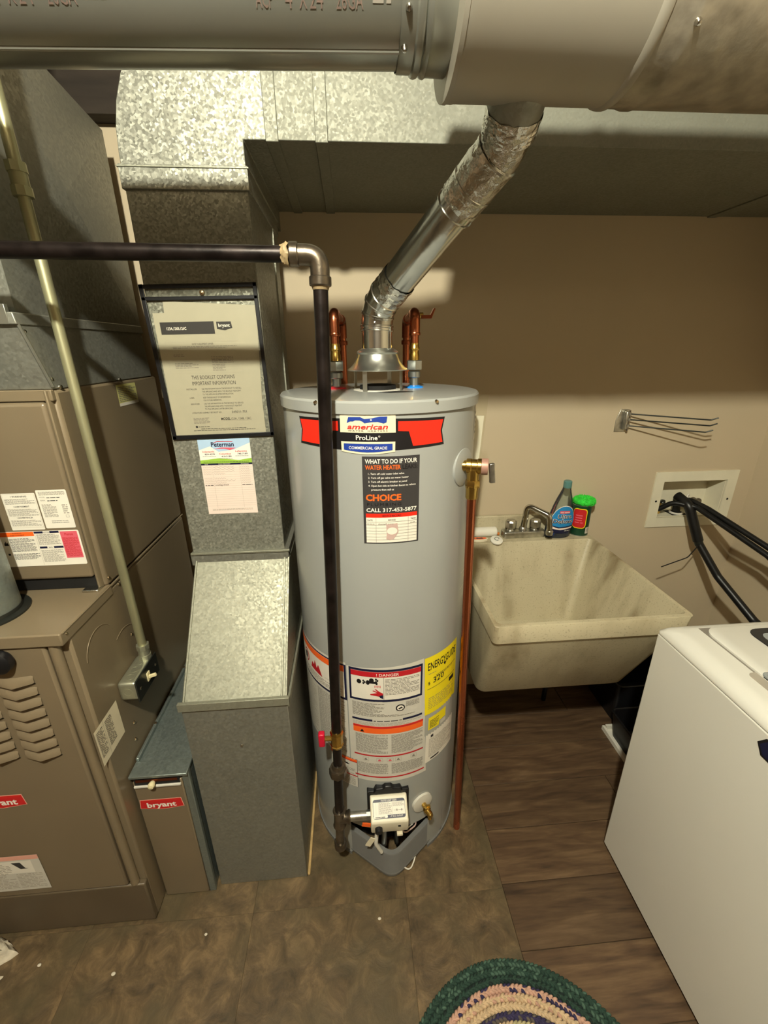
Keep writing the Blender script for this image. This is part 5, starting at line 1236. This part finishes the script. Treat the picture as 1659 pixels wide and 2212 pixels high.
L.poly([(0.032*cos(2*pi*k/24), 0.012*sin(2*pi*k/24)) for k in range(24)], 'ink_orange', 1); L.poly([(-0.012, -0.004), (0.018, -0.006), (0.014, 0.006), (0, 0.002), (-0.008, 0.007)], 'ink_charcoal', 2)
L.build('tin_label', tn)
sd_ = thing('drain_stopper', 'round white drain stopper with ring pull at the edge of the sink ledge', 'stopper', (0.575, 1.553, SZ))
MB().lathe([(0, 0.0), (0.020, 0.0), (0.025, 0.005), (0.025, 0.010), (0.020, 0.013), (0, 0.013)], (0.575, 1.555, SZ-0.0005), (0, -0.35, 1), 28).build('disc', 'white_plastic', sd_)
MB().tube([(0.575+0.009*cos(2*pi*k/16), 1.5505+0.009*sin(2*pi*k/16), SZ+0.014+0.003*sin(2*pi*k/16)) for k in range(14)], 0.0014, 6).build('ring_pull', 'steel_nut', sd_)

# ================================================================ WALL HOOK RACK
hk = thing('wall_hook_rack', 'folding three arm metal drying rack screwed to the beige wall', 'rack', (1.075, YB, 1.24))
MB().prism([(1.052, 1.240), (1.092, 1.240), (1.104, 1.262), (1.104, 1.328), (1.066, 1.330), (1.052, 1.285)], 'y', YB-0.004, YB).build('wall_plate', 'chrome_dull', hk, 0.001)
MB().box(1.080, YB-0.022, 1.250, 1.100, YB-0.003, 1.322).build('hinge_block', 'chrome_dull', hk, 0.004)
MB().tube([(1.094, YB-0.020, 1.246), (1.094, YB-0.020, 1.326)], 0.004, 10).build('hinge_pin', 'chrome', hk)
for z, ex, ey, ez in ((1.312, 1.330, 1.505, 1.302), (1.290, 1.345, 1.520, 1.278), (1.266, 1.325, 1.510, 1.256)):
    a = Vector((1.094, YB-0.020, z)); b = Vector((ex, ey, ez)); d = (b-a).normalized()
    MB().tube(fillet([a, b, b+d*0.022+Vector((0, 0, 0.010))], 0.01, 4), 0.0026, 8).build('arm', 'plate_dark', hk)
    MB().tube([(1.094, YB-0.020, z-0.006), (1.094, YB-0.020, z+0.006)], 0.0065, 10).build('arm_sleeve', 'chrome_dull', hk)

# ================================================================ WASHER OUTLET BOX
ob = thing('outlet_box', 'white recessed washer outlet box set into the beige wall', 'outlet box', (1.46, YB, 0.812))
fx0, fx1, fz0, fz1 = 1.274, 1.645, 0.814, 1.064
MB().box(fx0, YB-0.006, fz0, BX0, YB, fz1).box(BX1, YB-0.006, fz0, fx1, YB, fz1).box(BX0, YB-0.006, fz0, BX1, YB, BZ0).box(BX0, YB-0.006, BZ1, BX1, YB, fz1).build('frame', 'outlet_plastic', ob)
e = 0.0012
MB().box(BX0+e, YB, BZ0+e, BX0+0.004, YB+0.092, BZ1-e).box(BX1-0.004, YB, BZ0+e, BX1-e, YB+0.092, BZ1-e).box(BX0+e, YB, BZ0+e, BX1-e, YB+0.092, BZ0+0.004).box(BX0+e, YB, BZ1-0.004, BX1-e, YB+0.092, BZ1-e).box(BX0+e, YB+0.088, BZ0+e, BX1-e, YB+0.0935, BZ1-e).build('recess', 'outlet_plastic', ob)
for x in (1.297, 1.623): MB().lathe([(0, 0.002), (0.004, 0.0015), (0.005, 0)], (x, YB-0.006, 0.935), (0, -1, 0), 10).build('screw', 'plate_dark', ob)
for x, mt_ in ((1.352, 'plate_dark'), (1.520, 'tan_dark')):
    vb = MB().lathe([(0.012, 0.0), (0.014, 0.01), (0.014, 0.028), (0.010, 0.036), (0.010, 0.05)], (x, YB+0.045, BZ0+0.004), n=14).cyl((x, YB+0.045, BZ0+0.032), (x-0.02, YB+0.02, BZ0+0.024), 0.011, n=12).build('supply_valve', 'brass', ob)
    hb = MB()
    for k in range(5):
        a = 2*pi*k/5; hb.ball((x+0.017*cos(a), YB+0.045+0.017*sin(a), BZ0+0.060), (0.011, 0.011, 0.006), 10, 6)
    hb.cyl((x, YB+0.045, BZ0+0.052), (x, YB+0.045, BZ0+0.064), 0.010, n=12).build('valve_wheel', mt_, vb)
MB().lathe([(0.026, -0.004), (0.028, 0.0), (0.028, 0.006), (0.022, 0.006)], (1.435, YB+0.035, BZ0+0.006), n=24, cap=False).build('drain_ring', 'paper_white', ob)
B('drain_hole', 'cavity_black', (1.40, YB+0.008, BZ0+0.0035, 1.47, YB+0.07, BZ0+0.0048), ob)
# hoses
def hose(name, label, pts, r, mat='black_rubber', rib=None, n=18, **kw):
    t = thing(name, label, 'hose', pts[-1], **kw)
    p = fillet(pts, 0.05, 8)
    MB().tube(p, r, n).build('tube', mat, t)
    return t
h1 = hose('drain_hose', 'thick black washer drain hose bending down out of the outlet box', [(1.435, YB+0.035, BZ0+0.01), (1.405, YB+0.015, 0.955), (1.412, 1.595, 0.930), (1.455, 1.545, 0.775), (1.50, 1.46, 0.66), (1.545, 1.30, 0.55), (1.60, 0.95, 0.45), (1.60, 0.80, 0.42)], 0.0155)
MB().tube(fillet([(1.402, YB+0.010, 0.952), (1.412, 1.597, 0.930), (1.452, 1.549, 0.785)], 0.04, 8), 0.0195, 20).build('foam_sleeve', 'black_rubber', h1)
MB().tube([(1.452, 1.549, 0.785), (1.457, 1.543, 0.768)], 0.0165, 18).build('hose_cuff', 'plate_dark', h1)
MB().tube([(1.432+0.0215*cos(2*pi*k/24)*0.5, 1.637+0.006*cos(2*pi*k/24), 0.942+0.022*sin(2*pi*k/24)) for k in range(25)], 0.003, 8).build('white_clip', 'paper_white', h1)
ct = MB().tube(fillet([(1.450, 1.534, 0.778), (1.38, 1.50, 0.735), (1.265, 1.49, 0.702)], 0.05, 8), 0.0022, 6).build('cable_tie', 'black_plastic', h1)
hose('supply_hose', 'black rubber supply hose running level from the outlet box to the washer, upper one', [(1.500, YB+0.02, BZ0+0.030), (1.425, YB-0.010, 0.950), (1.455, 1.545, 0.930), (1.53, 1.30, 0.852), (1.60, 1.05, 0.70), (1.60, 0.80, 0.60)], 0.0108)
hose('supply_hose', 'black rubber supply hose running under the other one from the outlet box to the washer', [(1.335, YB+0.02, BZ0+0.030), (1.37, YB-0.012, 0.930), (1.430, 1.575, 0.928), (1.51, 1.30, 0.835), (1.585, 1.05, 0.68), (1.575, 0.80, 0.56)], 0.0108)

# ================================================================ WASHING MACHINE
WX0, WX1, WY0, WY1, WT = 0.786, 1.47, 0.205, 0.884, 0.853
wm = thing('washing_machine', 'white top loading washing machine with glass lid beside the sink', 'washer', (1.13, 0.545, 0))
B('cabinet', 'washer_white', (WX0, WY0, 0.022, WX1, WY1, WT), wm, 0.004)
B('plinth', 'black_plastic', (WX0+0.012, WY0+0.012, 0.012, WX1-0.012, WY1-0.012, 0.03), wm)
for x in (WX0+0.05, WX1-0.05):
    for y in (WY0+0.05, WY1-0.05): MB().lathe([(0.022, 0), (0.022, 0.010), (0.012, 0.014), (0.012, 0.03)], (x, y, 0), n=16).build('foot', 'black_plastic', wm)
B('top_gap', 'cavity_black', (WX0+0.003, WY0+0.003, WT-0.001, WX1-0.003, WY1-0.003, WT+0.003), wm)
def rz(d, z, r): return [(x, y, z) for x, y in rrect(WX0+d, WX1-d, WY0+d, WY1-d, r, 5)]
tp = MB().loft([rz(0.0, WT+0.002, 0.008), rz(-0.001, WT+0.010, 0.010), rz(0.008, WT+0.022, 0.02), rz(0.020, WT+0.030, 0.03), rz(0.034, WT+0.033, 0.035)]).build('top_deck', 'washer_white', wm, smooth=60)
LX0, LX1, LY0, LY1, LZ = 0.868, 1.31, 0.245, 0.846, WT+0.033
B('lid_gap', 'ink_grey', (LX0-0.004, LY0-0.004, LZ-0.002, LX1+0.004, LY1+0.004, LZ+0.0006), wm)
ld = MB().loft([[(x, y, LZ) for x, y in rrect(LX0, LX1, LY0, LY1, 0.035, 6)], [(x, y, LZ+0.005) for x, y in rrect(LX0, LX1, LY0, LY1, 0.035, 6)], [(x, y, LZ+0.008) for x, y in rrect(LX0+0.006, LX1-0.006, LY0+0.006, LY1-0.006, 0.032, 6)]]).build('lid', 'washer_white', wm, smooth=50)
MB().prism(rrect(0.962, 1.27, 0.29, 0.826, 0.03), 'z', LZ+0.004, LZ+0.0095).build('window_frame', 'dark_glass', ld, 0.001)
MB().prism(rrect(0.982, 1.25, 0.31, 0.806, 0.02), 'z', LZ+0.005, LZ+0.0100).build('window_glass', 'grey_glass', ld)
MB().prism(rrect(0.846, 0.884, 0.43, 0.690, 0.012), 'z', LZ-0.012, LZ+0.0012).build('handle_recess', 'ink_light', ld)
MB().prism(rrect(0.868, 0.890, 0.44, 0.680, 0.008), 'z', LZ+0.0008, LZ+0.0105).build('lid_handle', 'grey_glass', ld, 0.002)
MB().prism([(1.32, LZ-0.002), (1.345, LZ+0.11), (1.365, LZ+0.125), (WX1, LZ+0.125), (WX1, LZ-0.002)], 'y', WY0+0.005, WY1-0.005).build('control_console', 'washer_white', wm, 0.008)
MB().lathe([(0.03, 0), (0.03, 0.012), (0.026, 0.02), (0, 0.021)], (1.333, 0.545, LZ+0.06), (-0.976, 0, 0.22), 32).build('cycle_knob', 'chrome_dull', wm)
L = Label(flat((WX0, 0.577, 0.795), (0, -1, 0), (0, 0, 1)), None, 0.0008)
L.poly([(0.0, 0.026), (0.014, 0.048), (0.075, 0.048), (0.089, 0.026), (0.075, 0.004), (0.014, 0.004)], 'ink_black', 1); L.poly([(0.006, 0.026), (0.017, 0.043), (0.072, 0.043), (0.083, 0.026), (0.072, 0.009), (0.017, 0.009)], 'ink_navy', 2)
L.build('front_badge', wm, label='dark purple badge on the white front')

# ================================================================ BRAIDED RUG
ru = thing('braided_rug', 'oval braided rug with green outer braids and cream rings', 'rug', (0.345, 0.235, 0))
rcx, rcy, ra, rb_, rot_ = 0.352, 0.222, 0.345, 0.412, R_(7)
pal = dict(g=(38, 62, 52), g2=(70, 96, 82), n=(52, 46, 78), c=(200, 174, 140), p=(196, 156, 136), s=(178, 168, 128), k=(92, 84, 78), d=(26, 42, 38))
for k_, c_ in pal.items(): M('yarn_'+k_, c_, 0.9, 0.0, (120, 0.22), (220, 0.5, 0.002))
order = [('g', 'g2'), ('g', 'g2'), ('g', 'd'), ('p', 'n'), ('c', 'p'), ('c', 'c'), ('n', 'k'), ('s', 'c'), ('s', 's'), ('s', 'n'), ('n', 'p'), ('c', 'n'), ('p', 'c'), ('s', 'k'), ('g', 'g2'), ('g', 'd'), ('c', 'c'), ('n', 'p'), ('c', 's'), ('s', 'k')]
step = 0.0165
mats_y = ['yarn_'+k_ for k_ in pal]
idx = {k_: i for i, k_ in enumerate(pal)}
for i, (ca1, ca2) in enumerate(order):
    a_, b_ = ra-step*(i+0.5), rb_-step*(i+0.5)
    if a_ < 0.02: break
    per = pi*(3*(a_+b_)-math.sqrt((3*a_+b_)*(a_+3*b_))); N = max(8, int(per/0.0112))
    mb = MB(); rg = random.Random(i)
    if i == 0 or True:
        pts = [(rcx+(a_*cos(2*pi*k/64))*cos(rot_)-(b_*sin(2*pi*k/64))*sin(rot_), rcy+(a_*cos(2*pi*k/64))*sin(rot_)+(b_*sin(2*pi*k/64))*cos(rot_), 0.006) for k in range(65)]
        mb.mat(idx[ca1]).tube(pts, 0.0050, 6, False)
    for k in range(N):
        t = 2*pi*k/N
        for sgn in (-1, 1):
            tt = t+(pi/N if sgn > 0 else 0)
            lx, ly = a_*cos(tt), b_*sin(tt)
            tx, ty = -a_*sin(tt), b_*cos(tt); tl = math.hypot(tx, ty); tx /= tl; ty /= tl
            nx, ny = ty, -tx
            px, py = lx+nx*sgn*step*0.24, ly+ny*sgn*step*0.24
            dx, dy = tx*0.85+nx*sgn*-0.55, ty*0.85+ny*sgn*-0.55
            W2 = lambda x, y: (rcx+x*cos(rot_)-y*sin(rot_), rcy+x*sin(rot_)+y*cos(rot_))
            c0 = W2(px, py); dv_ = Vector((dx*cos(rot_)-dy*sin(rot_), dx*sin(rot_)+dy*cos(rot_), 0)).normalized(); sv_ = Vector((-dv_.y, dv_.x, 0))
            mb.mat(idx[ca1 if rg.random() < 0.62 else ca2])
            C0 = Vector((c0[0], c0[1], 0.0062))
            la, wa, ha = 0.0080, 0.0041, 0.0056
            ring_ = [C0+dv_*la*cos(q)+sv_*wa*sin(q) for q in [2*pi*j/8 for j in range(8)]]
            ring2 = [C0+dv_*la*0.62*cos(q)+sv_*wa*0.62*sin(q)+Vector((0, 0, ha*0.75)) for q in [2*pi*j/8 for j in range(8)]]
            b0 = len(mb.v)
            mb.add([p-Vector((0, 0, 0.005)) for p in ring_]+ring_+ring2+[C0+Vector((0, 0, ha))],
                   [(j, (j+1) % 8, 8+(j+1) % 8, 8+j) for j in range(8)]+[(8+j, 8+(j+1) % 8, 16+(j+1) % 8, 16+j) for j in range(8)]+[(16+j, 16+(j+1) % 8, 24) for j in range(8)])
    mb.build('braid', mats_y, ru, recalc=False, smooth=70, kind='stuff')
MB().prism([(rcx+((ra-0.008)*cos(2*pi*k/64))*cos(rot_)-((rb_-0.008)*sin(2*pi*k/64))*sin(rot_), rcy+((ra-0.008)*cos(2*pi*k/64))*sin(rot_)+((rb_-0.008)*sin(2*pi*k/64))*cos(rot_)) for k in range(64)], 'z', 0.0, 0.004).build('rug_backing', 'yarn_d', ru)

# ================================================================ UNDER THE SINK
wt = MB()
wt.box(1.048, 1.00, 0.0, 1.44, 1.33, 0.006).box(1.042, 0.994, 0.0, 1.052, 1.336, 0.020).box(1.432, 0.994, 0.0, 1.446, 1.336, 0.024).box(1.056, 0.994, 0.0, 1.432, 1.006, 0.024).box(1.056, 1.324, 0.0, 1.432, 1.336, 0.024)
wt.build('white_tray', 'white_plastic', None, label='flat white plastic tray on the floor under the black bin', cat='tray')
def bin_(name, label, x0, x1, y0, y1, z0, z1, tp_=0.012):
    q = lambda x0, x1, y0, y1, z, r: [(x, y, z) for x, y in rrect(x0, x1, y0, y1, r, 4)]
    t = thing(name, label, 'bin', ((x0+x1)/2, (y0+y1)/2, z0))
    MB().loft([q(x0+tp_, x1-tp_, y0+tp_, y1-tp_, z0, 0.02), q(x0, x1, y0, y1, z1, 0.02), q(x0+0.006, x1-0.006, y0+0.006, y1-0.006, z1, 0.016), q(x0+tp_+0.006, x1-tp_-0.006, y0+tp_+0.006, y1-tp_-0.006, z0+0.006, 0.016)]).build('tub', 'black_plastic', t)
    MB().tube([Vector(p) for p in q(x0, x1, y0, y1, z1, 0.02)]+[Vector(q(x0, x1, y0, y1, z1, 0.02)[0])], 0.004, 6).build('rim', 'black_plastic', t)
bin_('plastic_bin', 'low black plastic bin standing in the white tray', 1.054, 1.42, 1.02, 1.320, 0.006, 0.125)
bin_('plastic_bin', 'taller black plastic bin behind the low bin near the wall', 1.10, 1.45, 1.36, 1.60, 0.0, 0.20)
go = thing('orange_gourd', 'orange round gourd lying in the low black bin', 'gourd', (1.146, 1.19, 0.012))
gb = MB()
rings = []
for i in range(11):
    t = -pi/2+pi*i/10; t = max(-1.55, min(1.55, t))
    rings.append([(1.146+0.062*cos(t)*(1+0.07*cos(8*2*pi*k/32))*cos(2*pi*k/32), 1.19+0.062*cos(t)*(1+0.07*cos(8*2*pi*k/32))*sin(2*pi*k/32), 0.012+0.05+0.05*sin(t)) for k in range(32)])
gb.loft(rings).build('gourd_body', 'orange_skin', go)
MB().tube([(1.146, 1.19, 0.108), (1.148, 1.193, 0.122), (1.154, 1.195, 0.13)], [0.007, 0.005, 0.004], 8).build('stem', 'tan_dark', go)

# ================================================================ FLOOR BITS
rg = random.Random(11)
def crumple(name, label, cat, c, r, h, seed):
    rg = random.Random(seed); mb = MB(); n, m_ = 22, 9; rings = []
    for i in range(m_):
        t = i/(m_-1); rr = r*(1-0.82*t**1.5)
        rings.append([(c[0]+rr*(1+0.22*sin(5*2*pi*k/n+seed)+rg.uniform(-0.12, 0.12))*cos(2*pi*k/n), c[1]+0.7*rr*(1+0.2*cos(3*2*pi*k/n)+rg.uniform(-0.12, 0.12))*sin(2*pi*k/n), max(0.0, h*t*(1+rg.uniform(-0.25, 0.25)) if i else 0.0)) for k in range(n)])
    mb.loft(rings).build(name, 'cloth_white', None, label=label, cat=cat, smooth=60)
crumple('crumpled_rag', 'crumpled white lacy rag heaped on the floor against the furnace base', 'rag', (-1.035, 0.755, 0), 0.046, 0.07, 2)
crumple('crumpled_rag', 'small flat scrap of white lace lying in front of the crumpled rag', 'rag', (-1.008, 0.700, 0), 0.024, 0.018, 5)
for i, (x, y, r) in enumerate(((-0.689, 0.689, 0.0045), (-0.90, 0.724, 0.004), (0.03, 0.749, 0.004), (-0.467, 0.754, 0.0035))):
    mb = MB().ball((x, y, r*0.5), (r*1.3, r, r*0.55), 8, 5); mb.build('paint_chip', 'chip_white', None, label='tiny white paint chip lying on the stone tile floor', cat='chip', group='paint chips on the tile floor')
